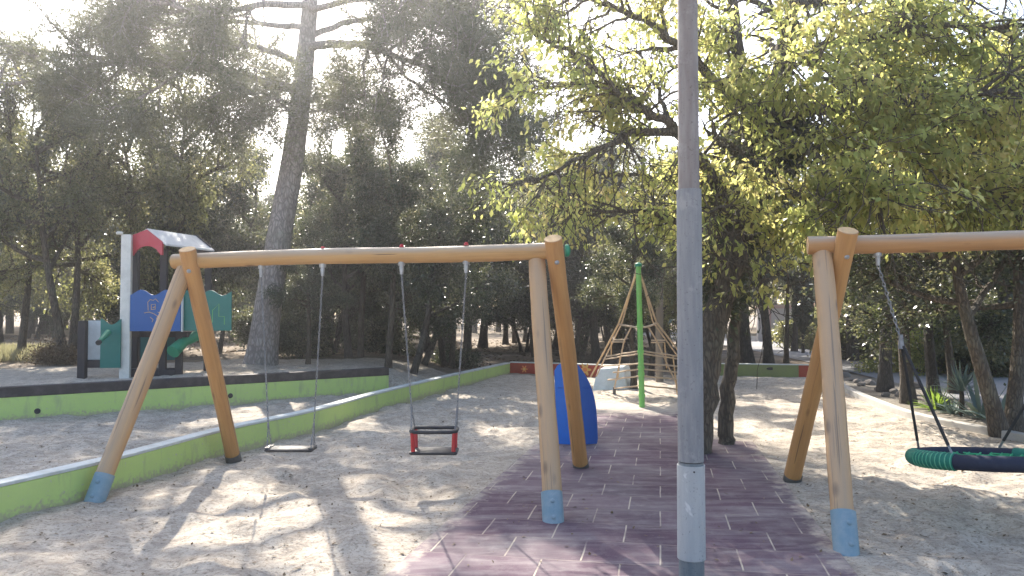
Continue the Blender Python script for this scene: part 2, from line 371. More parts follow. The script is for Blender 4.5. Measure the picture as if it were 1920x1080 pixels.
# ------------------------------------------------------------------ mesh builder
class MB:
    def __init__(s): s.v = []; s.f = []; s.n = 0; s.mi = []
    def add(s, verts, faces, mi=0):
        verts = np.asarray(verts, float).reshape(-1, 3)
        for f in faces: s.f.append(tuple(int(i) + s.n for i in f)); s.mi.append(mi)
        s.v.append(verts); s.n += len(verts)
    def box(s, cx, cy, cz, sx, sy, sz, rz=0.0, mi=0, bev=0.0, top=1.0):
        hx, hy, hz = sx / 2, sy / 2, sz / 2
        c, q = math.cos(rz), math.sin(rz)
        if bev <= 0: prof = [(-hx, -hy), (hx, -hy), (hx, hy), (-hx, hy)]
        else:
            b = bev
            prof = [(-hx + b, -hy), (hx - b, -hy), (hx, -hy + b), (hx, hy - b), (hx - b, hy), (-hx + b, hy), (-hx, hy - b), (-hx, -hy + b)]
        vs = []; k = len(prof)
        lv = [(-hz, 1.0), (hz, top)] if bev <= 0 else [(-hz, None), (-hz + bev, 1.0), (hz - bev, 1.0), (hz, None)]
        for z, t in lv:
            for x, y in prof:
                if t is None: x *= (hx - bev) / hx; y *= (hy - bev) / hy; t2 = 1
                else: t2 = t
                x2, y2 = x * t2, y * t2
                vs.append((cx + x2 * c - y2 * q, cy + x2 * q + y2 * c, cz + z))
        fs = []
        for r in range(len(lv) - 1):
            for i in range(k): j = (i + 1) % k; fs.append((r * k + i, r * k + j, (r + 1) * k + j, (r + 1) * k + i))
        fs.append(tuple(range(k))[::-1]); fs.append(tuple(range((len(lv) - 1) * k, len(lv) * k)))
        s.add(vs, fs, mi)
    def tube(s, pts, rad, n=8, caps=True, mi=0, jit=0.0, flat=1.0):
        P = np.asarray([tuple(p) for p in pts], float); m = len(P)
        if not hasattr(rad, '__len__'): rad = [rad] * m
        T = np.zeros_like(P); T[1:-1] = P[2:] - P[:-2]; T[0] = P[1] - P[0]; T[-1] = P[-1] - P[-2]
        T /= np.maximum(np.linalg.norm(T, axis=1)[:, None], 1e-9)
        up = np.array([0, 0, 1.0]) if abs(T[0][2]) < 0.9 else np.array([1.0, 0, 0])
        a = np.cross(T[0], up); a /= np.linalg.norm(a)
        ang = np.linspace(0, 2 * math.pi, n, endpoint=False)
        vs = np.zeros((m, n, 3))
        for i in range(m):
            a = a - T[i] * np.dot(a, T[i]); a /= max(np.linalg.norm(a), 1e-9)
            b = np.cross(T[i], a)
            rr = rad[i] * (1 + (R.rand(n) - 0.5) * jit)
            vs[i] = P[i] + np.cos(ang)[:, None] * a * rr[:, None] + np.sin(ang)[:, None] * b * rr[:, None] * flat
        fs = []
        for i in range(m - 1):
            for k in range(n):
                j = (k + 1) % n
                fs.append((i * n + k, i * n + j, (i + 1) * n + j, (i + 1) * n + k))
        if caps: fs.append(tuple(range(n))[::-1]); fs.append(tuple(range((m - 1) * n, m * n)))
        s.add(vs.reshape(-1, 3), fs, mi)
    def prism(s, outline, thick, o, ux, uy, mi=0):
        """outline in (u,v) on plane o+u*ux+v*uy, extruded by thick along ux x uy, front and back chamfered a little"""
        o, ux, uy = Vector(o), Vector(ux).normalized(), Vector(uy).normalized(); w = ux.cross(uy)
        k = len(outline); vs = []
        for d in (-thick / 2, thick / 2):
            for u, v in outline: vs.append(tuple(o + ux * u + uy * v + w * d))
        fs = [tuple(range(k))[::-1], tuple(range(k, 2 * k))]
        for i in range(k): j = (i + 1) % k; fs.append((i, j, k + j, k + i))
        s.add(vs, fs, mi)
    def build(s, name, mat, parent=None, smooth=False, bevel=0.0, auto=None):
        me = bpy.data.meshes.new(name)
        V = np.concatenate(s.v) if s.v else np.zeros((0, 3))
        off = np.array(parent_world(parent)) if parent else np.zeros(3)
        me.from_pydata((V - off).tolist(), [], s.f)
        mats = mat if isinstance(mat, (list, tuple)) else [mat]
        for m in mats: me.materials.append(m)
        if len(mats) > 1: me.polygons.foreach_set('material_index', s.mi)
        if smooth: me.polygons.foreach_set('use_smooth', [True] * len(me.polygons))
        me.update()
        if smooth: me.set_sharp_from_angle(angle=math.radians(40))
        o = bpy.data.objects.new(name, me); SC.collection.objects.link(o)
        if parent: o.parent = parent
        if bevel:
            bv = o.modifiers.new('bevel', 'BEVEL'); bv.width = bevel; bv.segments = 2; bv.limit_method = 'ANGLE'
        return o
def parent_world(p):
    l = Vector((0, 0, 0))
    while p: l = l + p.location; p = p.parent
    return l
def tag(o, label=None, cat=None, group=None, kind=None):
    if label: o['label'] = label
    if cat: o['category'] = cat
    if group: o['group'] = group
    if kind: o['kind'] = kind
    return o
def empty(name, loc, label, cat, group=None):
    o = bpy.data.objects.new(name, None); SC.collection.objects.link(o)
    o.location = loc; o.empty_display_size = 0.3
    return tag(o, label, cat, group)
def leaf_object(name, mat, parent, C, D, Nn, L, Wd, fold=0.15, curl=0.0):
    """one mesh of many separate leaves: centres C, axis D, face normal Nn, length L, width Wd (arrays)"""
    D = D / np.maximum(np.linalg.norm(D, axis=1)[:, None], 1e-9)
    S = np.cross(D, Nn); S /= np.maximum(np.linalg.norm(S, axis=1)[:, None], 1e-9)
    U = np.cross(S, D)
    L = L[:, None]; Wd = Wd[:, None]
    k = len(C)
    V = np.empty((k, 4, 3), np.float32)
    V[:, 0] = C - D * L * 0.5
    V[:, 1] = C - S * Wd * 0.5 + U * Wd * fold
    V[:, 2] = C + D * L * 0.5 - U * L * curl
    V[:, 3] = C + S * Wd * 0.5 + U * Wd * fold
    off = np.array(parent_world(parent)) if parent else np.zeros(3)
    V = V.reshape(-1, 3) - off
    me = bpy.data.meshes.new(name)
    me.vertices.add(4 * k); me.vertices.foreach_set('co', V.astype(np.float32).ravel())
    me.loops.add(4 * k); me.loops.foreach_set('vertex_index', np.arange(4 * k, dtype=np.int32))
    me.polygons.add(k); me.polygons.foreach_set('loop_start', np.arange(0, 4 * k, 4, dtype=np.int32))
    me.polygons.foreach_set('loop_total', np.full(k, 4, np.int32))
    me.update(calc_edges=True)
    me.materials.append(mat)
    o = bpy.data.objects.new(name, me); SC.collection.objects.link(o)
    if parent: o.parent = parent
    return o
def rand_unit(k):
    v = R.normal(size=(k, 3)); return v / np.linalg.norm(v, axis=1)[:, None]

# ------------------------------------------------------------------ terrain
def sm(x, a, b):
    t = np.clip((x - a) / (b - a), 0, 1); return t * t * (3 - 2 * t)
_lat = R.rand(256, 256)
def vnoise(x, y):
    xi = np.floor(x).astype(int); yi = np.floor(y).astype(int); fx = x - xi; fy = y - yi
    fx = fx * fx * (3 - 2 * fx); fy = fy * fy * (3 - 2 * fy)
    g = lambda a, b: _lat[a & 255, b & 255]
    return (g(xi, yi) * (1 - fx) + g(xi + 1, yi) * fx) * (1 - fy) + (g(xi, yi + 1) * (1 - fx) + g(xi + 1, yi + 1) * fx) * fy - 0.5
W2A, W2B = np.array([-7.57, 11.35]), np.array([-2.5, 15.4])
_d = (W2B - W2A) / np.linalg.norm(W2B - W2A); _nrm = np.array([-_d[1], _d[0]])
TERR = 0.42
KERB = [(7.9, 4.0), (6.9, 7.2), (6.42, 9.6), (6.10, 11.5), (6.38, 13.6), (6.85, 15.8), (7.50, 17.9), (7.65, 18.6)]
def kerb_x(y):
    return np.interp(y, [k[1] for k in KERB], [k[0] for k in KERB])
PATH = [(-1.6, 1.0), (-0.775, 4.65), (0.256, 9.2), (0.75, 10.2), (1.30, 12.9), (1.45, 13.6), (3.0, 13.2), (2.75, 12.0), (2.35, 10.6), (2.35, 9.75), (2.95, 9.45), (2.08, 4.65), (1.35, 1.0)]
def seg_dist(px, py, poly, closed=True):
    d = np.full(px.shape, 1e9); n = len(poly)
    for i in range(n if closed else n - 1):
        ax, ay = poly[i]; bx, by = poly[(i + 1) % n]
        vx, vy = bx - ax, by - ay
        t = np.clip(((px - ax) * vx + (py - ay) * vy) / (vx * vx + vy * vy), 0, 1)
        d = np.minimum(d, np.hypot(px - ax - t * vx, py - ay - t * vy))
    return d
def inside(px, py, poly):
    c = np.zeros(px.shape, bool); n = len(poly)
    for i in range(n):
        ax, ay = poly[i]; bx, by = poly[(i + 1) % n]
        if ay == by: continue
        hit = ((ay > py) != (by > py)) & (px < (bx - ax) * (py - ay) / (by - ay) + ax)
        c ^= hit
    return c
def hz(x, y):
    x = np.asarray(x, float); y = np.asarray(y, float)
    s = (x - W2A[0]) * _nrm[0] + (y - W2A[1]) * _nrm[1]
    z = TERR * sm(s, 0.03, 0.45) * (1 - sm(x + (y - 15.4) * 0.05, -3.3, -0.9))
    z = z * (1 - 0.5 * sm(y, 26, 45))
    play = (1 - sm(x, kerb_x(y) - 0.35, kerb_x(y) - 0.05)) * (1 - 0.6 * sm(y, 22, 30))
    r = 0.075 * vnoise(x * 0.55 + 3, y * 0.55) + 0.05 * vnoise(x * 1.7, y * 1.7 + 9) + 0.066 * vnoise(x * 3.6 + 5, y * 3.6) + 0.036 * vnoise(x * 7.9, y * 7.9)
    sg = np.where(inside(x, y, PATH), -1, 1) * seg_dist(x, y, PATH)
    for (hx, hy, hr) in ((-2.02, 7.15, 0.75), (-0.70, 6.9, 0.75), (4.2, 5.95, 0.9), (-2.05, 6.3, 0.5), (-0.75, 6.1, 0.5)):
        q = np.hypot((x - hx) / hr, (y - hy) / (hr * 0.8)); r = r - 0.055 * np.exp(-q * q * 1.6) + 0.02 * np.exp(-((q - 1.25) * 3) ** 2)
    r = r * sm(sg, -0.05, 0.6)
    z = z + r * play - 0.035 * (1 - sm(sg, -0.12, 0.03)) - 0.02 * (1 - play)
    return z
def axis(lo, hi, step, far, growth=1.22):
    a = list(np.arange(lo, hi + 1e-6, step)); s = step; v = hi
    while v < far: s *= growth; v += s; a.append(v)
    s = step; v = lo
    while v > -far: s *= growth; v -= s; a.insert(0, v)
    return np.array(a)
gx = axis(-6.5, 7.5, 0.055, 320); gy = axis(2.8, 15, 0.06, 320)
GX, GY = np.meshgrid(gx, gy); GZ = hz(GX, GY)
nx, ny = len(gx), len(gy)
V = np.stack([GX, GY, GZ], -1).reshape(-1, 3).astype(np.float32)
idx = np.arange(nx * ny).reshape(ny, nx)
Q = np.stack([idx[:-1, :-1], idx[:-1, 1:], idx[1:, 1:], idx[1:, :-1]], -1).reshape(-1, 4).astype(np.int32)
me = bpy.data.meshes.new('ground')
me.vertices.add(len(V)); me.vertices.foreach_set('co', V.ravel())
me.loops.add(Q.size); me.loops.foreach_set('vertex_index', Q.ravel())
me.polygons.add(len(Q)); me.polygons.foreach_set('loop_start', np.arange(0, Q.size, 4, dtype=np.int32))
me.polygons.foreach_set('loop_total', np.full(len(Q), 4, np.int32))
me.polygons.foreach_set('use_smooth', np.ones(len(Q), bool))
me.update(calc_edges=True)
s_ = (GX - W2A[0]) * _nrm[0] + (GY - W2A[1]) * _nrm[1]
fo = np.maximum(sm(GY, 18.8, 20.2), sm(GX, kerb_x(GY), kerb_x(GY) + 0.3))
fo = np.maximum(fo, sm(s_, 5.2, 6.5) * (GX < -1))
at = me.attributes.new('forest', 'FLOAT', 'POINT'); at.data.foreach_set('value', fo.ravel().astype(np.float32))
me.materials.append(ground_mat())
ground = bpy.data.objects.new('ground', me); SC.collection.objects.link(ground); tag(ground, kind='structure')

# rubber-tiled path
def polygon_slab(name, poly, z, thick, mat, res=0.12, attr=None):
    xs = np.arange(min(p[0] for p in poly), max(p[0] for p in poly) + res, res); ys = np.arange(min(p[1] for p in poly), max(p[1] for p in poly) + res, res)
    import bmesh
    bm = bmesh.new()
    vs = [bm.verts.new((x, y, z)) for x, y in poly]
    bm.faces.new(vs)
    for c in xs: bmesh.ops.bisect_plane(bm, geom=bm.verts[:] + bm.edges[:] + bm.faces[:], plane_co=(c, 0, 0), plane_no=(1, 0, 0))
    for c in ys: bmesh.ops.bisect_plane(bm, geom=bm.verts[:] + bm.edges[:] + bm.faces[:], plane_co=(0, c, 0), plane_no=(0, 1, 0))
    bm.normal_update()
    if bm.faces[0].normal.z < 0 if bm.faces.ensure_lookup_table() is None else False: bmesh.ops.reverse_faces(bm, faces=bm.faces[:])
    be = [e for e in bm.edges if e.is_boundary]
    r = bmesh.ops.extrude_edge_only(bm, edges=be)
    for g in r['geom']:
        if isinstance(g, bmesh.types.BMVert): g.co.z -= thick
    me = bpy.data.meshes.new(name); bm.to_mesh(me); bm.free()
    if attr:
        co = np.array([v.co[:] for v in me.vertices]); a = me.attributes.new(attr[0], 'FLOAT', 'POINT')
        a.data.foreach_set('value', attr[1](co[:, 0], co[:, 1]).astype(np.float32))
    me.materials.append(mat)
    o = bpy.data.objects.new(name, me); SC.collection.objects.link(o)
    return tag(o, kind='structure')
polygon_slab('path', PATH, 0.012, 0.05, tile_mat(math.radians(10.9)), 0.1,
    ('drift', lambda x, y: np.maximum((1 - sm(seg_dist(x, y, PATH), 0.0, 0.35)) * 0.58, sm(y, 10.8, 12.6) * 0.75)))

# road, planting bed, kerb
RL = [(8.4, 2), (7.75, 8), (7.8, 12), (8.6, 17), (9.5, 25), (10.2, 35), (9.6, 46), (8, 60)]
RR = [(15, 2), (12.2, 8), (11.8, 12), (12.2, 17), (13.6, 25), (15.2, 35), (16, 46), (16, 60)]
def strip(name, L, Rr, z, mat, kind='structure'):
    mb = MB(); vs = []
    for (a, b) in zip(L, Rr):
        for t in (0, 0.33, 0.66, 1): vs.append((a[0] + (b[0] - a[0]) * t, a[1] + (b[1] - a[1]) * t, z))
    fs = [(i * 4 + k, i * 4 + k + 1, i * 4 + k + 5, i * 4 + k + 4) for i in range(len(L) - 1) for k in range(3)]
    mb.add(vs, fs); return tag(mb.build(name, mat), kind=kind)
strip('road', RL, RR, 0.008, asphalt_mat())
bed_r = [(np.interp(k[1], [p[1] for p in RL], [p[0] for p in RL]), k[1]) for k in KERB]
strip('planting_bed', [(x + 0.02, y) for x, y in KERB], bed_r, 0.003, bed_mat())
def sweep_box(name, line, w, h, z0, mat, parent=None, mats2=None, zf=None):
    """wall along a polyline: width w, height h (centre line given)"""
    P = np.array(line, float); n = len(P); T = np.zeros_like(P)
    T[1:-1] = P[2:] - P[:-2]; T[0] = P[1] - P[0]; T[-1] = P[-1] - P[-2]; T /= np.linalg.norm(T, axis=1)[:, None]
    Nn = np.stack([-T[:, 1], T[:, 0]], -1); mb = MB(); vs = []
    for i in range(n):
        zb = z0 if zf is None else z0 + zf(i / (n - 1))
        for sx, zz in ((-1, 0), (1, 0), (1, 1), (-1, 1)):
            q = P[i] + Nn[i] * sx * w / 2; vs.append((q[0], q[1], zb + zz * h))
    fs = [(0, 1, 2, 3), tuple(4 * (n - 1) + k for k in (3, 2, 1, 0))]
    for i in range(n - 1):
        for k in range(4): j = (k + 1) % 4; fs.append((4 * i + k, 4 * (i + 1) + k, 4 * (i + 1) + j, 4 * i + j))
    mb.add(vs, fs)
    return mb.build(name, mat, parent, bevel=min(0.012, h * 0.2))
def smooth_line(pts, k=6):
    pts = [np.array(p, float) for p in pts]; out = []
    for i in range(len(pts) - 1):
        p0 = pts[max(i - 1, 0)]; p1 = pts[i]; p2 = pts[i + 1]; p3 = pts[min(i + 2, len(pts) - 1)]
        for j in range(k):
            t = j / k; out.append(0.5 * ((2 * p1) + (p2 - p0) * t + (2 * p0 - 5 * p1 + 4 * p2 - p3) * t * t + (3 * p1 - p0 - 3 * p2 + p3) * t ** 3))
    out.append(pts[-1]); return out
kb = sweep_box('kerb', smooth_line(KERB), 0.14, 0.20, -0.12, CONC); tag(kb, kind='structure')

# ------------------------------------------------------------------ low painted walls
W1 = smooth_line([(-4.75, 3.6), (-4.10, 5.6), (-3.70, 6.8), (-3.52, 7.6), (-3.26, 8.86), (-2.72, 10.4), (-2.20, 12.8), (-1.28, 16.2), (-0.12, 20.0)])
w1 = empty('low_wall', (-3.0, 9, 0), 'long low lime green wall with pale coping curving behind the swing to the red wall', 'wall', 'low painted walls round the sand')
sweep_box('wall_face', W1, 0.15, 0.40, -0.14, LIME, w1)
sweep_box('coping', W1, 0.158, 0.028, 0.2605, COPE, w1)
w2 = empty('low_wall', (-5, 13, 0), 'lime green retaining wall with dark board on top, below the play tower', 'wall', 'low painted walls round the sand')
e0 = W2A - _d * 7.5; L2 = [tuple(e0 + (W2B - e0) * t) for t in np.linspace(0, 1, 9)]
sweep_box('wall_face', L2, 0.16, 0.48, -0.14, LIME, w2)
sweep_box('top_board', L2, 0.175, 0.155, 0.341, BOARD, w2)
def hole_at(pt, r, parent, nrm2):
    mb = MB(); p = Vector((pt[0], pt[1], pt[2])); nv = Vector((nrm2[0], nrm2[1], 0))
    mb.tube([p - nv * 0.004, p + nv * 0.012], [r, r * 0.9], 14); mb.tube([p + nv * 0.012, p + nv * 0.0125], [r * 0.6, 0.001], 14)
    return mb.build('drain_cap', RUBBER, parent)
for px, py in ((70, 771), (432, 742)):
    # on the front face of the wall: intersect the sight ray with that face
    d = ray(px, py); o_ = np.array([0.0, 0.0]); f0 = W2A - _nrm * 0.08
    t = ((f0 - o_) @ _nrm) / (np.array([d.x, d.y]) @ _nrm)
    hole_at((d.x * t, d.y * t, EYE + d.z * t), 0.045, w2, -_nrm)
w3 = empty('low_wall', (1, 20, 0), 'short red low wall with painted orange flower behind the blue panel', 'wall', 'low painted walls round the sand')
L3 = [(-0.03, 20.08), (1.2, 19.6), (2.5, 18.9)]
sweep_box('wall_face', L3, 0.15, 0.42, -0.14, RED_W, w3)
sweep_box('coping', L3, 0.158, 0.025, 0.2805, COPE, w3)
def flower(px, py, r, seed, m1=ORANGE_P, m2=YELLOW_P):
    a, b = Vector((L3[0][0], L3[0][1], 0)), Vector((L3[1][0], L3[1][1], 0)); u = (b - a).normalized(); nv = Vector((u.y, -u.x, 0))
    if px > 1040: a, b = Vector((*L3[1], 0)), Vector((*L3[2], 0)); u = (b - a).normalized(); nv = Vector((u.y, -u.x, 0))
    f0 = a + nv * 0.077; d = ray(px, py); t = f0.dot(nv) / Vector((d.x, d.y, 0)).dot(nv); c = Vector((d.x * t, d.y * t, EYE + d.z * t))
    mb = MB()
    out = [((r * (0.72 + 0.28 * math.cos(6 * q))) * math.cos(q), (r * (0.72 + 0.28 * math.cos(6 * q))) * math.sin(q)) for q in np.linspace(0, 2 * math.pi, 48, endpoint=False)]
    mb.prism(out, 0.006, c, u, (0, 0, 1), 0)
    out = [(r * 0.32 * math.cos(q), r * 0.32 * math.sin(q)) for q in np.linspace(0, 2 * math.pi, 16, endpoint=False)]
    mb.prism(out, 0.010, c, u, (0, 0, 1), 1)
    return mb.build('painted_flower', [m1, m2], w3)
flower(983, 692, 0.10, 1); flower(1097, 693, 0.17, 2, YELLOW_P, ORANGE_P)
w4 = empty('low_wall', (5.5, 19, 0), 'olive green low wall ending in red, behind the tree trunks by the road', 'wall', 'low painted walls round the sand')
sweep_box('wall_face', [(4.35, 19.1), (5.2, 19.1), (6.95, 18.7)], 0.16, 0.45, -0.14, OLIVE_P, w4)
sweep_box('red_end', [(6.953, 18.7), (7.28, 18.62)], 0.162, 0.448, -0.14, RED_W, w4)
sweep_box('coping', [(4.34, 19.1), (5.2, 19.1), (6.95, 18.7), (7.29, 18.61)], 0.172, 0.02, 0.3105, COPE, w4)
mb = MB(); mb.tube([(6.30, 18.77, 0.22), (6.30, 18.755, 0.22)], [0.10, 0.10], 14, flat=0.35); mb.build('drain_slot', RUBBER, w4)

# white painted concrete block that anchors the climbing net
blk = empty('anchor_block', (1.95, 16.2, 0), 'white painted concrete block anchoring the rope net beside the red wall', 'concrete block')
mb = MB(); c0 = G(1150, 727)
mb.add([(c0.x - .50, c0.y - .35, -.05), (c0.x + .22, c0.y - .55, -.05), (c0.x + .55, c0.y + .25, -.05), (c0.x - .12, c0.y + .5, -.05),
        (c0.x - .36, c0.y - .15, .40), (c0.x + .18, c0.y - .30, .47), (c0.x + .36, c0.y + .22, .50), (c0.x - .10, c0.y + .34, .46)],
       [(3, 2, 1, 0), (4, 5, 6, 7), (0, 1, 5, 4), (1, 2, 6, 5), (2, 3, 7, 6), (3, 0, 4, 7)])
mb.build('block', WHITE_B, blk, bevel=0.04)

# ------------------------------------------------------------------ log swings
def log(name, p0, p1, r, mat, root, cut=True, taper=0.0):
    p0, p1 = Vector(p0), Vector(p1); L = (p1 - p0).length
    mb = MB(); n = 28; k = 26; vs = []; ph = rnd.random() * 9
    zs = [0, 0.004] + list(np.linspace(0.02, L - 0.02, k)) + [L - 0.004, L]
    for i, z in enumerate(zs):
        rr = r * (1 - taper * z / L) * (1 + 0.018 * math.sin(z * 5 + ph) + 0.012 * math.sin(z * 13 + ph * 2))
        if i in (0, len(zs) - 1): rr -= 0.006
        for a in range(n):
            q = 2 * math.pi * a / n; w = 1 + 0.012 * math.sin(3 * q + z * 2 + ph)
            vs.append((rr * w * math.cos(q) + 0.006 * math.sin(z * 2.1 + ph), rr * w * math.sin(q) + 0.006 * math.cos(z * 1.7 + ph), z))
    m = len(zs); fs = [(i * n + a, i * n + (a + 1) % n, (i + 1) * n + (a + 1) % n, (i + 1) * n + a) for i in range(m - 1) for a in range(n)]
    mb.add(vs, fs, 0); mb.add([vs[a] for a in range(n)], [tuple(range(n))[::-1]], 1); mb.add([vs[(m - 1) * n + a] for a in range(n)], [tuple(range(n))], 1)
    o = mb.build(name, [mat, W_CUT], None, smooth=True)
    o.parent = root; q = (p1 - p0).to_track_quat('Z', 'X')
    o.rotation_euler = q.to_euler(); o.location = p0 - root.location
    return o
def shoe(root, leg_foot, leg_top, r, L, mat, full=False, name='ground_shoe'):
    a = Vector(leg_foot); d = (Vector(leg_top) - a).normalized(); a = a - d * 0.04
    mb = MB(); n = 20
    x = d.cross(Vector((0, -1, 0))).normalized(); y = x.cross(d).normalized()
    if y.y > 0: y = -y
    vs = []; rings = []
    for t in (0, L):
        for rr in (r + 0.002, r + 0.007):
            for i in range(n + 1):
                q = (-1.75 + 3.5 * i / n) if not full else (-math.pi + 2 * math.pi * i / n)
                vs.append(tuple(a + d * t + (x * math.sin(q) + y * math.cos(q)) * rr))
    m = n + 1; fs = []
    for i in range(n):
        fs += [(m + i, m + i + 1, 3 * m + i + 1, 3 * m + i), (i + 1, i, 2 * m + i, 2 * m + i + 1), (2 * m + i, 3 * m + i, 3 * m + i + 1, 2 * m + i + 1), (i, i + 1, m + i + 1, m + i)]
    fs += [(0, m, 3 * m, 2 * m), (n, 2 * m + n, 3 * m + n, m + n)]
    mb.add(vs, fs)
    o = mb.build(name, mat, root, smooth=True)
    if not full:
        for t in (0.30, 0.72): mb = MB(); c = a + d * L * t + y * (r + 0.006); mb.tube([c, c + y * 0.006, c + y * 0.014], [0.019, 0.018, 0.008], 10); mb.build('bolt', mat, o, smooth=True)
    return o
def swing_frame(root, beam, legs, r=0.075, shoes=()):
    for i, (f, t, m) in enumerate(legs):
        log('leg', f, t, r, m, root)
    for (i, L, mat, full) in shoes: shoe(root, legs[i][0], legs[i][1], r, L, mat, full)
    return log('beam', beam[0], beam[1], r * 0.98, beam[2], root)
def bolt_row(root, pts, mat, up=True):
    for p in pts:
        mb = MB(); mb.tube([p, p + Vector((0, 0, 0.012)), p + Vector((0, 0, 0.03))], [0.022, 0.022, 0.012], 10); mb.build('bolt_cap', mat, root, smooth=True)

B0, B1 = A(326, 489, 7.58), A(1052, 470, 6.74)
s1 = empty('log_swing', (-1.4, 7.1, 0), 'log swing frame on left, with a flat seat and a baby seat hanging', 'swing frame', 'wooden log swing frames')
fN1, fF1 = G(176, 940), G(438, 859); fN2, fF2 = G(1038, 980), G(1090, 877)
def on_beam(px, B=(B0, B1)):
    a, b = B; d = ray(px, 500)   # depth where the sight line crosses the beam in plan
    # solve a+(b-a)s = d*t in x,y
    u = b - a; det = u.x * -d.y + d.x * u.y
    s = (-a.x * -d.y + -d.x * a.y) / det if abs(det) > 1e-9 else 0.5
    return a + u * s
cL, cR = on_beam(345), on_beam(1020)
cLf, cRf = on_beam(362), on_beam(1036)
legs = [(fN1 + Vector((0, 0, -.02)), cL + Vector((0.0, 0.02, -0.085)), W_BEIGE),
        (fF1 + Vector((0, 0, -.02)), cLf + Vector((0, -0.135, 0.10)), W_ORANGE),
        (fN2 + Vector((0, 0, -.02)), on_beam(1008) + Vector((0, 0.02, -0.085)), W_BEIGE),
        (fF2 + Vector((0, 0, -.02)), cRf + Vector((0, -0.135, 0.10)), W_ORANGE)]
swing_frame(s1, (B0, B1, W_BEAM), legs, 0.076, [(0, 0.29, BLUE_SHOE, False), (1, 0.12, GALV_DARK, True), (2, 0.29, BLUE_SHOE, False), (3, 0.14, GALV_DARK, True)])
def leg_bolt(root, leg, r=0.076, back=0.20):
    f, t = leg[0], leg[1]; d = (t - f).normalized(); c = t - d * back; y = Vector((0, -1, 0)); y = (y - d * y.dot(d)).normalized(); c = c + y * (r - 0.002)
    mb = MB(); mb.tube([c, c + y * 0.006, c + y * 0.016], [0.022, 0.021, 0.010], 12); mb.build('leg_bolt', GALV, root, smooth=True)
leg_bolt(s1, legs[1]); leg_bolt(s1, legs[3])
hang = [on_beam(490), on_beam(605), on_beam(753), on_beam(874)]
bolt_row(s1, [h + Vector((0, 0, 0.07)) for h in (hang[1], hang[2], hang[3])], RED_PL)
for h in hang:
    mb = MB(); p = h + Vector((0, 0, -0.065))
    mb.tube([p, p + Vector((0, 0, -0.035))], [0.034, 0.032], 14); mb.tube([p + Vector((0, 0, -0.035)), p + Vector((0, 0, -0.05)), p + Vector((0, 0, -0.115))], [0.018, 0.022, 0.016], 12)
    mb.build('hanger', GALV, s1, smooth=True)
# green tip of metal at the beam end
mb = MB(); q = B1 + Vector((0.035, 0.0, 0.0)); mb.tube([q, q + Vector((0.03, 0, 0)), q + Vector((0.045, 0, 0))], [0.055, 0.055, 0.03], 14); mb.build('end_cap', GREEN_PL, s1, smooth=True)

def chain(mb, a, b, pitch=0.034, wire=0.0032, w=0.0075):
    a, b = Vector(a), Vector(b); d = (b - a); L = d.length; d.normalize(); n = max(2, int(L / pitch)); x0 = d.orthogonal().normalized()
    for i in range(n):
        c = a + d * (L * (i + 0.5) / n); x = x0 if i % 2 else d.cross(x0).normalized()
        h = pitch * 0.62; pts = []
        for q in np.linspace(0, 2 * math.pi, 9)[:-1]:
            pts.append(c + x * (w * math.cos(q)) + d * (h * math.sin(q)))
        pts.append(pts[0]); mb.tube(pts, wire, 5, caps=False)
def seat_chain(root, top, bot, apex_h=0.16, half=0.07):
    """single chain that splits in two near the seat"""
    top, bot = Vector(top), Vector(bot); d = (top - bot).normalized(); ap = bot + d * apex_h
    mb = MB(); chain(mb, top, ap); chain(mb, ap, bot + Vector((0, half, 0))); chain(mb, ap, bot - Vector((0, half, 0)))
    mb.tube([ap + d * 0.02, ap - d * 0.025], 0.011, 8)
    return mb.build('chain', CHAIN, root, smooth=True)
# flat swing seat
y0 = (hang[0].y + hang[1].y) / 2
sl, sr = A(505, 840, y0), A(586, 842, y0)
zc = (sl.z + sr.z) / 2; xc = (sl.x + sr.x) / 2
fs_ = empty('swing_seat', (xc, y0, zc), 'flat black swing seat on chains, nearest the left legs', 'swing seat', 'seats hanging from the left swing frame')
mb = MB(); mb.box(xc, y0, zc - 0.004, 0.45, 0.19, 0.032, 0, 0, 0.010); mb.build('seat', RUBBER, fs_, smooth=True)
for (hh, sx) in ((hang[0], -1), (hang[1], 1)):
    b_ = Vector((xc + sx * 0.205, y0, zc + 0.02)); seat_chain(fs_, hh + Vector((0, 0, -0.18)), b_, 0.20, 0.065)
for sx in (-1, 1):
    mb = MB(); mb.box(xc + sx * 0.205, y0, zc + 0.015, 0.05, 0.17, 0.014, 0, 0, 0.005); mb.build('bracket', GALV_DARK, fs_)
# baby seat
y1 = (hang[2].y + hang[3].y) / 2
pl, pr = A(776, 846, y1), A(853, 846, y1); zb = (pl.z + pr.z) / 2; xb = (pl.x + pr.x) / 2; ztop = A(815, 806, y1).z
bs = empty('baby_swing_seat', (xb, y1, zb), 'toddler swing seat with black safety rail and red side bars', 'swing seat', 'seats hanging from the left swing frame')
mb = MB(); mb.box(xb, y1, zb, 0.43, 0.24, 0.032, 0, 0, 0.010); mb.build('seat', RUBBER, bs, smooth=True)
mb = MB(); ring = []
for q in np.linspace(0, 2 * math.pi, 41)[:-1]:
    cx_, sy_ = math.cos(q), math.sin(q); ex = 0.35
    ring.append((xb + 0.205 * math.copysign(abs(cx_) ** ex, cx_), y1 + 0.14 * math.copysign(abs(sy_) ** ex, sy_), ztop))
ring.append(ring[0]); mb.tube(ring, 0.017, 8, caps=False); mb.build('safety_rail', RUBBER, bs, smooth=True)
for sx in (-1, 1):
    for sy in (-1, 1):
        mb = MB(); mb.tube([(xb + sx * 0.180, y1 + sy * 0.10, zb + 0.016), (xb + sx * 0.186, y1 + sy * 0.125, ztop - 0.01)], [0.019, 0.017], 8)
        mb.build('side_bar', RED_PL, bs, smooth=True)
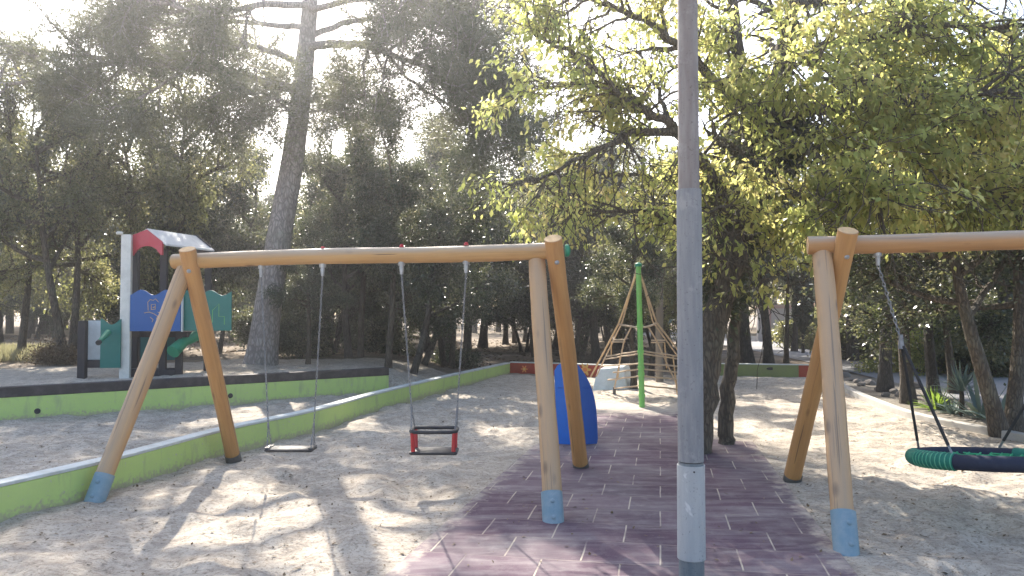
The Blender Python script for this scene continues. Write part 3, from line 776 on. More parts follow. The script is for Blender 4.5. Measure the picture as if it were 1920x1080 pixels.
for (hh, sx) in ((hang[2], -1), (hang[3], 1)):
    seat_chain(bs, hh + Vector((0, 0, -0.18)), Vector((xb + sx * 0.195, y1, ztop + 0.02)), 0.17, 0.12)

# right-hand frame with the nest seat
C0, C1 = A(1514, 459, 6.30), A(1925, 451, 5.92)
C1 = C0 + (C1 - C0) * 2.55
s2 = empty('log_swing', (4.3, 6.1, 0), 'log swing frame on right, with a round nest seat hanging', 'swing frame', 'wooden log swing frames')
fN3, fF3 = G(1587, 1036), G(1484, 902); ob = lambda px: on_beam(px, (C0, C1))
u2 = (C1 - C0).normalized()
eN = ob(1543); eF = ob(1578)
shiftN = C1 - C0 - u2 * 0.50
legs2 = [(fN3 + Vector((0, 0, -.02)), eN + Vector((0, 0.02, -0.085)), W_BEIGE), (fF3 + Vector((0, 0, -.02)), eF + Vector((0, -0.135, 0.10)), W_ORANGE),
         (fN3 + shiftN + Vector((-0.35, 0, -.02)), eN + shiftN + Vector((0, 0.02, -0.085)), W_BEIGE), (fF3 + shiftN + Vector((0.35, 0, -.02)), eF + shiftN + Vector((0, -0.135, 0.10)), W_ORANGE)]
for l in (0, 1):
    legs2[2 + l] = (Vector((legs2[2 + l][0].x, legs2[2 + l][0].y, -0.02)), legs2[2 + l][1], legs2[2 + l][2])
swing_frame(s2, (C0, C1, W_BEAM2), legs2, 0.077, [(0, 0.33, BLUE_SHOE, False), (1, 0.14, GALV_DARK, True), (2, 0.33, BLUE_SHOE, False), (3, 0.14, GALV_DARK, True)])
leg_bolt(s2, legs2[1]); leg_bolt(s2, legs2[3])
h3 = ob(1646)
nestc = Vector((A(1714, 860, 5.95).x + 0.56, 5.95, A(1714, 860, 5.95).z))
h4 = Vector((2 * nestc.x - h3.x, 0, 0)); tt = (h4.x - C0.x) / u2.x; h4 = C0 + u2 * tt
for h in (h3, h4):
    mb = MB(); p = h + Vector((0, 0, -0.068)); mb.tube([p, p + Vector((0, 0, -0.035))], [0.034, 0.032], 14); mb.tube([p + Vector((0, 0, -0.035)), p + Vector((0, 0, -0.11))], [0.020, 0.016], 12)
    mb.build('hanger', GALV, s2, smooth=True)
nest = empty('nest_swing_seat', nestc, 'round nest swing seat with green net and navy padded ring', 'swing seat')
NR = 0.50; NT = 0.060; TILT = math.tan(math.radians(-6.0))
def ring_pt(q, r=NR): return Vector((nestc.x + r * math.cos(q), nestc.y + r * math.sin(q), nestc.z + r * math.sin(q) * TILT))
mb = MB(); mb.tube([ring_pt(q) for q in np.linspace(0, 2 * math.pi, 73)], NT * 0.96, 14, caps=False); mb.build('ring', NEST_NAVY, nest, smooth=True)
for q0 in (math.pi, 0.0):
    mb = MB(); mb.tube([ring_pt(q) for q in np.linspace(q0 - 0.60, q0 + 0.62, 30)], NT * 1.06, 14); o = mb.build('green_wrap', NEST_GREEN, nest, smooth=True)
    mb = MB()
    for q in np.linspace(q0 - 0.02 if q0 > 1 else q0 - 0.6, q0 + 0.60 if q0 > 1 else q0 + 0.02, 10):
        mb.tube([ring_pt(q - 0.007), ring_pt(q + 0.007)], NT * 1.12, 14)
    mb.build('cord_band', NEST_STRIPE, o, smooth=True)
mb = MB()
for k in range(-6, 7):
    off = k * 0.074; h = math.sqrt(max(NR * NR - off * off, 0.0001)) * 0.96
    for axis_ in (0, 1):
        pts = []
        for t in np.linspace(-1, 1, 13):
            sag = -0.05 * (1 - t * t) * (1 - (off / NR) ** 2)
            a_, b_ = (off, t * h) if axis_ else (t * h, off)
            c45, s45 = math.cos(0.78), math.sin(0.78)
            pts.append((nestc.x + a_ * c45 - b_ * s45, nestc.y + a_ * s45 + b_ * c45, nestc.z + 0.02 + (a_ * s45 + b_ * c45) * TILT + sag + 0.004 * math.sin(t * 20 + k)))
        mb.tube(pts, 0.008, 6)
mb.build('net', NEST_NET, nest, smooth=True)
for sgn, hh in ((-1, h3), (1, h4)):
    top = hh + Vector((0, 0, -0.17)); qf, qb = (math.pi + 0.62, math.pi - 0.62) if sgn < 0 else (-0.62, 0.62)
    a1, a2 = ring_pt(qf, NR), ring_pt(qb, NR)
    a1 = Vector((nestc.x + sgn * 0.42, nestc.y - 0.27, nestc.z + 0.085)); a2 = Vector((nestc.x + sgn * 0.33, nestc.y + 0.37, nestc.z + 0.02))
    mid = top.lerp((a1 + a2) / 2, 0.42)
    mb = MB(); chain(mb, top, mid, 0.036, 0.0042, 0.0105); mb.build('chain', CHAIN, nest, smooth=True)
    mb = MB(); mb.tube([mid + Vector((0, 0, 0.05)), mid - Vector((0, 0, 0.06))], [0.014, 0.026], 8); mb.build('shackle', CHAIN, nest, smooth=True)
    for e in (a1, a2):
        mb = MB(); mb.tube([mid + (e - mid) * t for t in np.linspace(0.05, 0.93, 6)], 0.012, 8); mb.build('hanging_rope', ROPE_B, nest, smooth=True)
        mb = MB(); mb.tube([mid + (e - mid) * 0.93, e], [0.009, 0.009], 6); mb.build('link', CHAIN, nest, smooth=True)

# ------------------------------------------------------------------ lamp post in front
lp = G(1297, 1094)
lamp = empty('lamp_post', lp, 'tall grey metal lamp post with pale sleeve near its base, standing on the tiles', 'lamp post')
def cyl(name, z0, z1, r0, r1, mat, parent, n=40, closed=True):
    mb = MB(); mb.tube([(lp.x, lp.y, z0), (lp.x, lp.y, z0 + (z1 - z0) * 0.5), (lp.x, lp.y, z1)], [r0, (r0 + r1) / 2, r1], n)
    return mb.build(name, mat, parent, smooth=True)
zp = lambda py: A(1290, py, lp.y).z
cyl('lower_shaft', -0.03, zp(866), 0.0745, 0.0735, POLE_LOW, lamp)
cyl('sleeve', zp(1046), zp(871), 0.0825, 0.0815, pole_mat('pale_sleeve_paint', (0.34, 0.35, 0.35), (0.42, 0.42, 0.41), 0.6), lamp)
cyl('collar_gap', zp(871) - 0.001, zp(864), 0.066, 0.066, RUBBER, lamp)
cyl('middle_shaft', zp(864), zp(356), 0.0755, 0.0735, POLE_MID, lamp)
cyl('upper_shaft', zp(356) + 0.001, 6.0, 0.0625, 0.052, POLE_TOP, lamp)
mb = MB(); mb.tube([(lp.x, lp.y - 0.081, zp(880)), (lp.x, lp.y - 0.086, zp(880))], [0.006, 0.005], 8); mb.build('screw', RUBBER, lamp)
mb = MB(); mb.tube([(lp.x, lp.y, 5.98), (lp.x - 0.02, lp.y - 0.1, 6.2), (lp.x - 0.1, lp.y - 0.6, 6.32)], 0.028, 10); mb.build('arm', POLE_TOP, lamp, smooth=True)
mb = MB(); mb.box(lp.x - 0.12, lp.y - 0.8, 6.32, 0.24, 0.6, 0.10, 0.1, 0, 0.03); mb.build('lamp_head', POLE_TOP, lamp, smooth=True)

# ------------------------------------------------------------------ blue panel toy on the tiles
bp = G(1082, 836); toy = empty('blue_shield', bp, 'rounded bright blue plastic play shield standing on the tiles behind the swing leg', 'play equipment')
def toy_half(name, sgn, mat):
    # half of a bowed shield: straight inner edge, curved outer edge
    mb = MB(); rows = 16; cols = 7; H_ = 1.0; vs = []
    for side in (0, 1):
        for i in range(rows + 1):
            v = i / rows; 
            wr = 0.26 * (1 - 0.96 * max(0, (v - 0.25) / 0.75) ** 2.6) if sgn > 0 else 0.235 * (1 - 0.5 * max(0, (v - 0.86) / 0.14) ** 2)
            if v < 0.04: wr -= 0.012
            for j in range(cols + 1):
                u = j / cols * wr * sgn
                y = 0.55 * u * u * 2.2 + (0.028 if side else 0)
                x_sh = -0.035 * v if sgn < 0 else -0.035 * v
                vs.append((bp.x + u + x_sh, bp.y + y, 0.015 + v * H_ - (0.0 if v < 1 else 0.012 * (j / cols) ** 2)))
    n1 = (rows + 1) * (cols + 1); fs = []
    for i in range(rows):
        for j in range(cols):
            a = i * (cols + 1) + j; q = (a, a + 1, a + cols + 2, a + cols + 1)
            fs.append(q if sgn > 0 else q[::-1]); q2 = tuple(n1 + t for t in q); fs.append(q2[::-1] if sgn > 0 else q2)
    def rim(seq):
        for a, b in zip(seq[:-1], seq[1:]): fs.append((a, b, n1 + b, n1 + a))
    W_ = cols + 1
    rim([j for j in range(W_)]); rim([rows * W_ + j for j in range(W_)]); rim([i * W_ + cols for i in range(rows + 1)]); rim([i * W_ for i in range(rows + 1)])
    mb.add(vs, fs); return mb.build(name, mat, toy, smooth=True)
toy_half('left_shell', -1, BLUE_SEAT); toy_half('right_shell', 1, BLUE_SHADED)  # shade at the bend put into the right half as a deeper blue
mb = MB(); pts = [(bp.x + u - 0.026, bp.y + 1.21 * u * u - 0.003, 0.70 - 0.06 * abs(u)) for u in np.linspace(-0.2, 0.2, 9)]
mb.tube(pts, 0.006, 6); mb.build('seam_ridge', BLUE_SHADED, toy, smooth=True)
mb = MB(); mb.tube([(bp.x, bp.y + 0.10, 0.0), (bp.x, bp.y + 0.10, 0.5)], [0.05, 0.05], 12); mb.build('support_post', GALV, toy, smooth=True)

# ------------------------------------------------------------------ rope net climber
pb = G(1204, 765); pt = A(1197, 500, pb.y + 0.05)
net = empty('net_climber', pb, 'tan rope climbing net hung from a bright green pole beyond the tiles', 'climbing net')
mb = MB(); mb.tube([pb + Vector((0, 0, -.03)), pb.lerp(pt, 0.5), pt], [0.048, 0.046, 0.044], 16); gp = mb.build('pole', GREEN_POLE, net, smooth=True)
mb = MB(); mb.tube([pt, pt + Vector((0, 0, .05)), pt + Vector((0, 0, .07))], [0.06, 0.055, 0.02], 14); mb.build('cap', GREEN_PL, gp, smooth=True)
for py in (612, 660, 690, 702, 742):
    f = (py - 500) / 265; c = pt.lerp(pb, f); mb = MB(); mb.tube([c + Vector((0, 0, .025)), c - Vector((0, 0, .025))], 0.056, 14); mb.build('clamp_band', GREEN_POLE, gp, smooth=True)
def rope(pts, mat=ROPE, r=0.0145, sag=0.0, name='rope'):
    pts = [Vector(p) for p in pts]; out = []
    for a, b in zip(pts[:-1], pts[1:]):
        for t in np.linspace(0, 1, 7)[:-1]:
            out.append(a.lerp(b, float(t)) - Vector((0, 0, sag * 4 * t * (1 - t))))
    out.append(pts[-1]); mb = MB(); mb.tube(out, r, 7); return mb.build(name, mat, net, smooth=True)
top = pt - Vector((0, 0, 0.02))
LA, RA = A(1108, 706, 15.7), A(1318, 716, 15.6)      # far corners; the near corners stand in front of the pole's sides
LB, RB = A(1152, 728, 14.9), A(1278, 742, 14.7)
nodeL, nodeR = A(1160, 607, 14.1), A(1231, 605, 14.1)
nodeL2, nodeR2 = A(1184, 612, 13.6), A(1215, 612, 13.6)
rope([top, nodeL, LA], ROPE_O, 0.018); rope([top + Vector((-.02, .03, 0)), nodeL + Vector((.07, .05, .02)), LA + Vector((.12, .1, 0))], ROPE, 0.015)
rope([top, nodeR, RA], ROPE, 0.018); rope([top + Vector((.02, .03, 0)), nodeR + Vector((-.06, .05, .02)), RA + Vector((-.12, .1, 0))], ROPE, 0.015)
rope([nodeL2, A(1170, 640, 14.0), LB]); rope([nodeR2, A(1232, 640, 14.0), RB])
rope([nodeL, nodeL2, A(1200, 613, 13.4), nodeR2, nodeR], ROPE, 0.018, 0.01)
for (l, r_, y_) in ((1150, 1172, 637), (1222, 1246, 638)):
    rope([A(l, y_, 14.3), A(r_, y_, 14.0)]); rope([A(l - 1, y_ + 4, 14.3), A(r_, y_ + 4, 14.0)], ROPE, 0.013)
for (ly, cy, ry, lx, rx) in ((668, 657, 670, 1136, 1290), (673, 662, 675, 1134, 1292), (686, 681, 688, 1128, 1300), (698, 691, 700, 1150, 1300), (712, 704, 714, 1140, 1302), (728, 722, 732, 1152, 1300)):
    c = A(1201, cy, 13.0); rope([A(lx, ly, 14.9), A((lx + 1201) / 2, (ly + cy) / 2, 13.9), c], ROPE, 0.015, 0.008); rope([c, A((rx + 1201) / 2, (ry + cy) / 2, 13.9), A(rx, ry, 14.8)], ROPE, 0.015, 0.008)
for (a, b) in (((1146, 640), (1146, 668)), ((1163, 668), (1158, 712)), ((1246, 642), (1250, 690)), ((1262, 668), (1270, 740))):
    rope([A(*a, 14.3), A(*b, 14.6)], ROPE_O, 0.013)
# anchors of the near ropes
for p in (LB, RB, RA):
    mb = MB(); mb.tube([(p.x, p.y, -0.02), (p.x, p.y, p.z + 0.02)], 0.03, 8); mb.build('anchor_stake', GALV_DARK, net, smooth=True)
# grey timber post behind the net
gp0 = G(1237, 716); gpt = empty('timber_post', gp0, 'grey weathered timber post standing behind the rope net', 'post')
log('post', gp0 + Vector((0, 0, -.05)), A(1236, 512, gp0.y), 0.085, W_GREY, gpt)

# ------------------------------------------------------------------ play tower on the terrace
def gz(x, y): return float(hz(np.array([x]), np.array([y]))[0])
tb = A(300, 690, 14.8); tower = empty('play_tower', (tb.x, 14.8, TERR), 'wooden play tower with red gabled roof and blue and teal panels', 'play tower')
def post(name, px_top, py_top, px_bot, d, w, mat, zb=None):
    t = A(px_top, py_top, d); b = A(px_bot, 690, d); z0 = (gz(b.x, d) - 0.05) if zb is None else zb
    mb = MB(); mb.tube([(b.x, d, z0), (t.x, d, t.z)], w * 0.7071, 4); o = mb.build(name, mat, tower, bevel=0.008); return o
mbp = MB(); t = A(240, 440, 13.9); b = A(233, 696, 13.9)
mbp.box((t.x + b.x) / 2, 13.9, (t.z + gz(b.x, 13.9) - .05) / 2, 0.17, 0.15, t.z - gz(b.x, 13.9) + .05, 0.25, 0, 0.01); mbp.build('white_post', POST_W, tower)
for (px, d, py) in ((308, 14.1, 468), (256, 15.3, 470), (391, 15.1, 478), (338, 14.15, 500)):
    p = A(px, py, d); z0 = gz(p.x, d) - 0.05; mb = MB(); mb.box(p.x, d, (p.z + z0) / 2, 0.12, 0.12, p.z - z0, 0.2, 0, 0.008); mb.build('dark_post', DARKWOOD, tower)
# platform
pf = MB(); a = A(245, 622, 14.1); c = A(395, 622, 15.2); zpf = A(300, 622, 14.1).z
pf.box((a.x + c.x) / 2, 14.7, zpf - 0.05, c.x - a.x, 1.2, 0.10, 0.0); pf.build('platform', DARKWOOD, tower)
# gabled roof: arched red front face, two white slopes running away to the right
gl, gr = A(247, 470, 14.0), A(305, 478, 13.8); apex_f = A(273, 431, 13.95)
ux = (gr - gl); ux.z = 0; wg = ux.length; ux.normalize()
vtop = apex_f.z - min(gl.z, gr.z); zb_ = min(gl.z, gr.z)
outl = [(0, 0), (0.03, 0)]
for q in np.linspace(0, 1, 9): outl.append((0.06 + (wg - 0.12) * q, 0.03 + vtop * 0.30 * math.sin(math.pi * q) ** 0.6))
outl += [(wg - 0.03, 0), (wg, 0), (wg, vtop * 0.50), (wg * 0.5, vtop), (0, vtop * 0.78)]
mb = MB(); mb.prism(outl, 0.04, Vector((gl.x, gl.y, zb_)), ux, (0, 0, 1)); mb.build('red_gable', ROOF_RED, tower)
rd = A(398, 466, 15.2) - A(305, 466, 13.8); rd.z = 0
ridge0 = Vector((gl.x, gl.y, zb_)) + ux * (wg * 0.5) + Vector((0, 0, vtop + 0.02)); ridge1 = ridge0 + rd * 0.98
ev0 = Vector((gl.x, gl.y, zb_)) + ux * (wg + 0.07) + Vector((0, 0, vtop * 0.42)); ev1 = ev0 + rd * 0.98
ew0 = Vector((gl.x, gl.y, zb_)) - ux * 0.05 + Vector((0, 0, vtop * 0.70)); ew1 = ew0 + rd * 0.98
for (e0_, e1_) in ((ev0, ev1), (ew0, ew1)):
    mb = MB(); vs = [ridge0, ridge1, e1_, e0_]; dn = Vector((0, 0, -0.03))
    mb.add([tuple(v) for v in vs] + [tuple(v + dn) for v in vs], [(0, 1, 2, 3), (7, 6, 5, 4), (0, 4, 5, 1), (1, 5, 6, 2), (2, 6, 7, 3), (3, 7, 4, 0)]); mb.build('roof_slope', ROOF_W, tower)
bg_ = MB(); bg_.prism([(0, 0), (wg, 0), (wg, vtop * 0.5), (wg * 0.5, vtop), (0, vtop * 0.78)], 0.03, Vector((gl.x, gl.y, zb_ + 0.05)) + rd * 0.96, ux, (0, 0, 1)); bg_.build('back_gable', DARKWOOD, tower)
# wavy panels
def wavy(name, px0, px1, pyt, pyb, d, mat, phase, lines=None, cyc=4):
    a, b = A(px0, pyb, d), A(px1, pyb, d); w = b.x - a.x; h = A(px0, pyt, d).z - a.z
    out = [(0, 0), (w, 0)] + [(w * t, h * (1 - 0.075 * (1 + math.cos(phase + t * cyc * math.pi)) * 0.9)) for t in np.linspace(1, 0, 21)]
    mb = MB(); mb.prism(out, 0.035, a, (1, 0, 0), (0, 0, 1)); o = mb.build(name, mat, tower, bevel=0.006)
    if lines:
        mb = MB()
        for pl_ in lines: mb.tube([(a.x + u * w, a.y - 0.018, a.z + v * h) for u, v in pl_], 0.0055, 5)
        mb.build('engraved_drawing', YELLOW_P if 'blue' in name else GREEN_POLE, o)
    return o
house = [[(.36, .50), (.35, .70), (.40, .76), (.46, .74), (.50, .78), (.56, .70)], [(.42, .52), (.42, .64), (.50, .65), (.50, .53), (.42, .52)], [(.45, .57), (.48, .57), (.48, .60)], [(.28, .44), (.38, .46), (.47, .42), (.55, .36), (.52, .30), (.60, .26)], [(.55, .46), (.66, .40), (.60, .30), (.72, .34), (.80, .24), (.74, .18)], [(.62, .20), (.70, .14), (.80, .16), (.86, .28)], [(.40, .34), (.46, .28), (.44, .22)]]
wavy('blue_panel', 244, 339, 543, 621, 13.85, BLUE_PL, 0.4, house)
wavy('teal_panel', 341, 434, 544, 620, 13.9, TEAL, 2.2, [[(.62, .2), (.62, .5), (.75, .66), (.75, .35), (.86, .35), (.86, .15)]])
mb = MB(); a = A(340.2, 620, 13.8); mb.box(a.x, 13.83, a.z + 0.36, 0.022, 0.05, 0.76); mb.build('joint_strip', PANEL_G, tower)
wavy('lower_teal_panel', 188, 226, 596, 690, 13.75, TEAL, 3.6, None, 1.6)
mb = MB(); p = A(176, 643, 13.9); q = A(176, 601, 13.9); zb2 = A(176, 681, 13.9).z; mb.box(p.x, 13.9, (q.z + zb2) / 2, 0.27, 0.03, q.z - zb2); mb.build('pale_panel', PANEL_G, tower)
mb = MB(); p = A(155, 650, 13.7); q = A(155, 601, 13.7); z0 = gz(p.x, 13.7) - .04; mb.box(p.x, 13.7, (q.z + z0) / 2, 0.13, 0.13, q.z - z0, 0.1, 0, 0.008); mb.build('dark_post', DARKWOOD, tower)
mb = MB(); a, b = A(160, 682, 13.8), A(226, 682, 13.8); mb.box((a.x + b.x) / 2, 13.8, a.z, b.x - a.x, 0.10, 0.14, 0, 0, 0.006); mb.build('low_rail', DARKWOOD, tower)
mb = MB(); a, b = A(203, 623, 13.6), A(186, 641, 13.2); mb.tube([a, b], [0.055, 0.038], 12); tl = mb.build('toy_telescope', GREEN_PL, tower, smooth=True)
mb = MB(); mb.tube([b, b + (b - a).normalized() * 0.05], [0.045, 0.045], 12); mb.build('eyepiece', RUBBER, tl, smooth=True)
# under-deck panel, steps and slide
mb = MB(); a, b = A(262, 675, 14.6), A(330, 632, 14.6); mb.box((a.x + b.x) / 2, 14.6, (a.z + b.z) / 2, b.x - a.x, 0.04, b.z - a.z); mb.build('lower_panel', TEAL_D, tower)
mb = MB(); a = A(290, 690, 14.2); mb.box(a.x, 14.2, TERR + 0.07, 0.85, 0.35, 0.14, 0.1, 0, 0.01); mb.build('step', DARKWOOD, tower)
mb = MB(); sl0, sl1 = A(400, 620, 14.9), A(322, 668, 14.0)
mb.tube([A(372, 628, 14.4), A(345, 640, 14.2), A(324, 660, 13.9)], [0.10, 0.10, 0.12], 12); mb.build('slide_tube', GREEN_PL, tower, smooth=True)
mb = MB(); mb.tube([A(254, 470, 14.0), A(259, 530, 14.0), A(262, 600, 14.0), A(262, 684, 14.0)], 0.011, 6); mb.build('climbing_rope', ROPE_B, tower, smooth=True)
mb = MB(); a = A(224, 437, 13.8); mb.box(a.x, 13.8, a.z, 0.10, 0.12, 0.05, 0.6, 0, 0.01); mb.build('finial', POST_W, tower)

# ------------------------------------------------------------------ trees
def rot_about(v, ax, a):
    return (Matrix.Rotation(a, 3, ax) @ v)
class Tree:
    def __init__(s): s.mb = MB(); s.anch = []
    def branch(s, p, d, L, r, lv, spec, grav=0.0):
        """spec[lv] = (children, length ratio, spread, start, wobble); last level leaves anchors"""
        d = d.normalized(); ns = 6 if lv < 2 else 4; pts = [p.copy()]; dirs = [d.copy()]
        wob = spec['wob'][lv]
        for i in range(ns):
            d = (d + Vector((rnd.gauss(0, wob), rnd.gauss(0, wob), rnd.gauss(0, wob) + grav))).normalized()
            p = p + d * (L / ns); pts.append(p.copy()); dirs.append(d.copy())
        if spec.get('floor') is not None:
            for q in pts: q.z = max(q.z, spec['floor'])
        s.mb.tube(pts, [max(0.004, r * (1 - 0.72 * i / ns)) for i in range(ns + 1)], 8 if lv == 0 else (6 if lv == 1 else 4), caps=False)
        s.kids(pts, dirs, L, r, lv, spec)
    def kids(s, pts, dirs, L, r, lv, spec, count=None, t0=None):
        last = lv >= spec['levels']
        if last:
            for i in range(1, len(pts)): s.anch.append((pts[i], dirs[min(i, len(dirs) - 1)]))
            return
        n = count if count else spec['n'][lv]
        t0 = spec['t0'][lv] if t0 is None else t0
        for k in range(n):
            t = t0 + (1 - t0) * (k + rnd.random()) / n
            f = t * (len(pts) - 1); i = min(int(f), len(pts) - 2); q = pts[i].lerp(pts[i + 1], f - i)
            dd = dirs[min(i, len(dirs) - 1)]
            ax = dd.orthogonal().normalized(); ax = rot_about(ax, dd, rnd.random() * 6.283)
            nd = rot_about(dd, ax, spec['ang'][lv] * (0.7 + 0.6 * rnd.random()))
            nd.z += spec['lift'][lv]
            s.branch(q, nd, L * spec['len'][lv] * (0.65 + 0.6 * rnd.random()) * (1.15 - 0.5 * t) if spec.get('rel', True) else spec['len'][lv] * (0.6 + 0.7 * rnd.random()), r * spec['rr'][lv], lv + 1, spec, spec['grav'][lv])
    def limb(s, ctrl, r0, r1, spec, count, t0=0.15, lv=0, n=10):
        P = [np.array(c, float) for c in ctrl]; L = smooth_line([tuple(p) for p in P], 4)
        pts = [Vector(q) + Vector((rnd.gauss(0, 0.015), rnd.gauss(0, 0.015), rnd.gauss(0, 0.015))) * (0 if i == 0 else 1) for i, q in enumerate(L)]
        dirs = [(pts[min(i + 1, len(pts) - 1)] - pts[max(i - 1, 0)]).normalized() for i in range(len(pts))]
        m = len(pts); s.mb.tube(pts, [r0 + (r1 - r0) * i / (m - 1) for i in range(m)], n, caps=True, jit=0.10 if r0 > 0.05 else 0)
        tot = sum((pts[i + 1] - pts[i]).length for i in range(m - 1))
        if count: s.kids(pts, dirs, tot, r0, lv, spec, count, t0)
def leaves_from(anch, per, sig, size, asp, drop=0.3, zsq=0.7, jitter=1.0):
    Pc = np.array([tuple(a[0]) for a in anch]); Dc = np.array([tuple(a[1]) for a in anch])
    m = len(anch); cnt = np.maximum(1, (per * (0.45 + 1.1 * R.rand(m))).astype(int)); ix = np.repeat(np.arange(m), cnt); k = len(ix)
    s = sig * (0.7 + 0.6 * R.rand(m))[ix][:, None]
    off = R.normal(size=(k, 3)) * s * np.array([1, 1, zsq])
    C = Pc[ix] + off
    D = rand_unit(k) * 0.8 + Dc[ix] * 0.5 + off / (np.linalg.norm(off, axis=1)[:, None] + 1e-6) * 0.6; D[:, 2] -= drop
    Nn = rand_unit(k) + np.array([0, 0, 0.5])
    L = size * (0.6 + 0.8 * R.rand(k)); Wd = L * asp
    return C, D, Nn, L, Wd

OAK = dict(levels=2, n=[9, 7], t0=[0.25, 0.15], len=[0.48, 0.42], ang=[0.9, 0.85], lift=[0.1, 0.0], grav=[0.03, -0.03], rr=[0.42, 0.4], wob=[0.16, 0.2, 0.25])
def make_oak(name, H_, stems, limbs, lean, r, seed, crown_base, leafmat, bark, per, label=None, size=0.075, limb_len=2.4):
    rnd.seed(seed); R.seed(seed)
    root = empty(name, (0, 0, 0), label, 'tree'); T = Tree()
    for st in range(stems):
        ph = st * 2.3 + rnd.random(); k = 9
        tilt = lean + (0.22 if stems > 1 else 0); pts = []
        x = 0.12 * math.cos(ph) * (stems > 1); y = 0.12 * math.sin(ph) * (stems > 1)
        for i in range(k):
            t = i / (k - 1); hgt = H_ * 0.72 * t
            pts.append((x + math.cos(ph) * tilt * hgt * 0.6 + 0.10 * math.sin(t * 5 + ph) * t * 2, y + math.sin(ph) * tilt * hgt * 0.6 + 0.08 * math.cos(t * 4 + ph) * t * 2, -0.15 + hgt))
        T.mb.tube(pts, [r * (1.35 if i == 0 else 1.0) * (1 - 0.75 * i / (k - 1)) / (1 + 0.25 * (stems - 1)) for i in range(k)], 10, caps=False, jit=0.12)
        for j in range(limbs):
            t = crown_base / (H_ * 0.72) + (1 - crown_base / (H_ * 0.72)) * (j + rnd.random() * 0.8) / limbs; t = min(t, 0.97)
            f = t * (k - 1); i = min(int(f), k - 2); q = Vector(pts[i]).lerp(Vector(pts[i + 1]), f - i)
            az = j * 2.4 + rnd.random(); up = 0.15 + 0.9 * t * rnd.random()
            T.branch(q, Vector((math.cos(az), math.sin(az), up)), limb_len * (0.7 + 0.5 * rnd.random()) * (1.1 - 0.45 * t), r * 0.42, 0, OAK, 0.02)
        T.branch(Vector(pts[-1]), Vector((0.1, 0.0, 1)), H_ * 0.26, r * 0.3, 0, OAK, 0.0)
    T.mb.build('trunk', bark, root, smooth=True)
    C, D, Nn, L, Wd = leaves_from(T.anch, per, 0.17, size, 0.55)
    leaf_object('crown', leafmat, root, C, D, Nn, L, Wd, 0.12)
    return root
protos = {
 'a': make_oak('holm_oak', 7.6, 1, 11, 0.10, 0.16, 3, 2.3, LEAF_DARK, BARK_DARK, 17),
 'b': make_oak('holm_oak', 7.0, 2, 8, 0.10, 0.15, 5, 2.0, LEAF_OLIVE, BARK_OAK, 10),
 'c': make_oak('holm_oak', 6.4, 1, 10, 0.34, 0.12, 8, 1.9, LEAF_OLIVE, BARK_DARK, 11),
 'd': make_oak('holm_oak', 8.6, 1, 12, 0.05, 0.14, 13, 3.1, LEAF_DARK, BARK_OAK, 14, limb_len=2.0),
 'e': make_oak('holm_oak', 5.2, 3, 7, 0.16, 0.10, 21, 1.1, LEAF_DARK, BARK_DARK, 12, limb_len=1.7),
}
used = set()
def copy_tree(kind, loc, rz, sc, label, group, lean=(0, 0), name=None, cat='tree', dark=False):
    src = protos[kind]
    if kind in used:
        r = src.copy(); SC.collection.objects.link(r)
        for ch in src.children:
            c = ch.copy(); SC.collection.objects.link(c); c.parent = r
    else: r = src; used.add(kind)
    r.location = loc; r.rotation_euler = (lean[0], lean[1], rz); r.scale = (sc[0], sc[0], sc[1])
    r['label'] = label; r['group'] = group; r['category'] = cat
    if dark:
        for c in r.children:
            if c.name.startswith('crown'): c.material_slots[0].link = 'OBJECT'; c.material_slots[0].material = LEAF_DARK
    return r
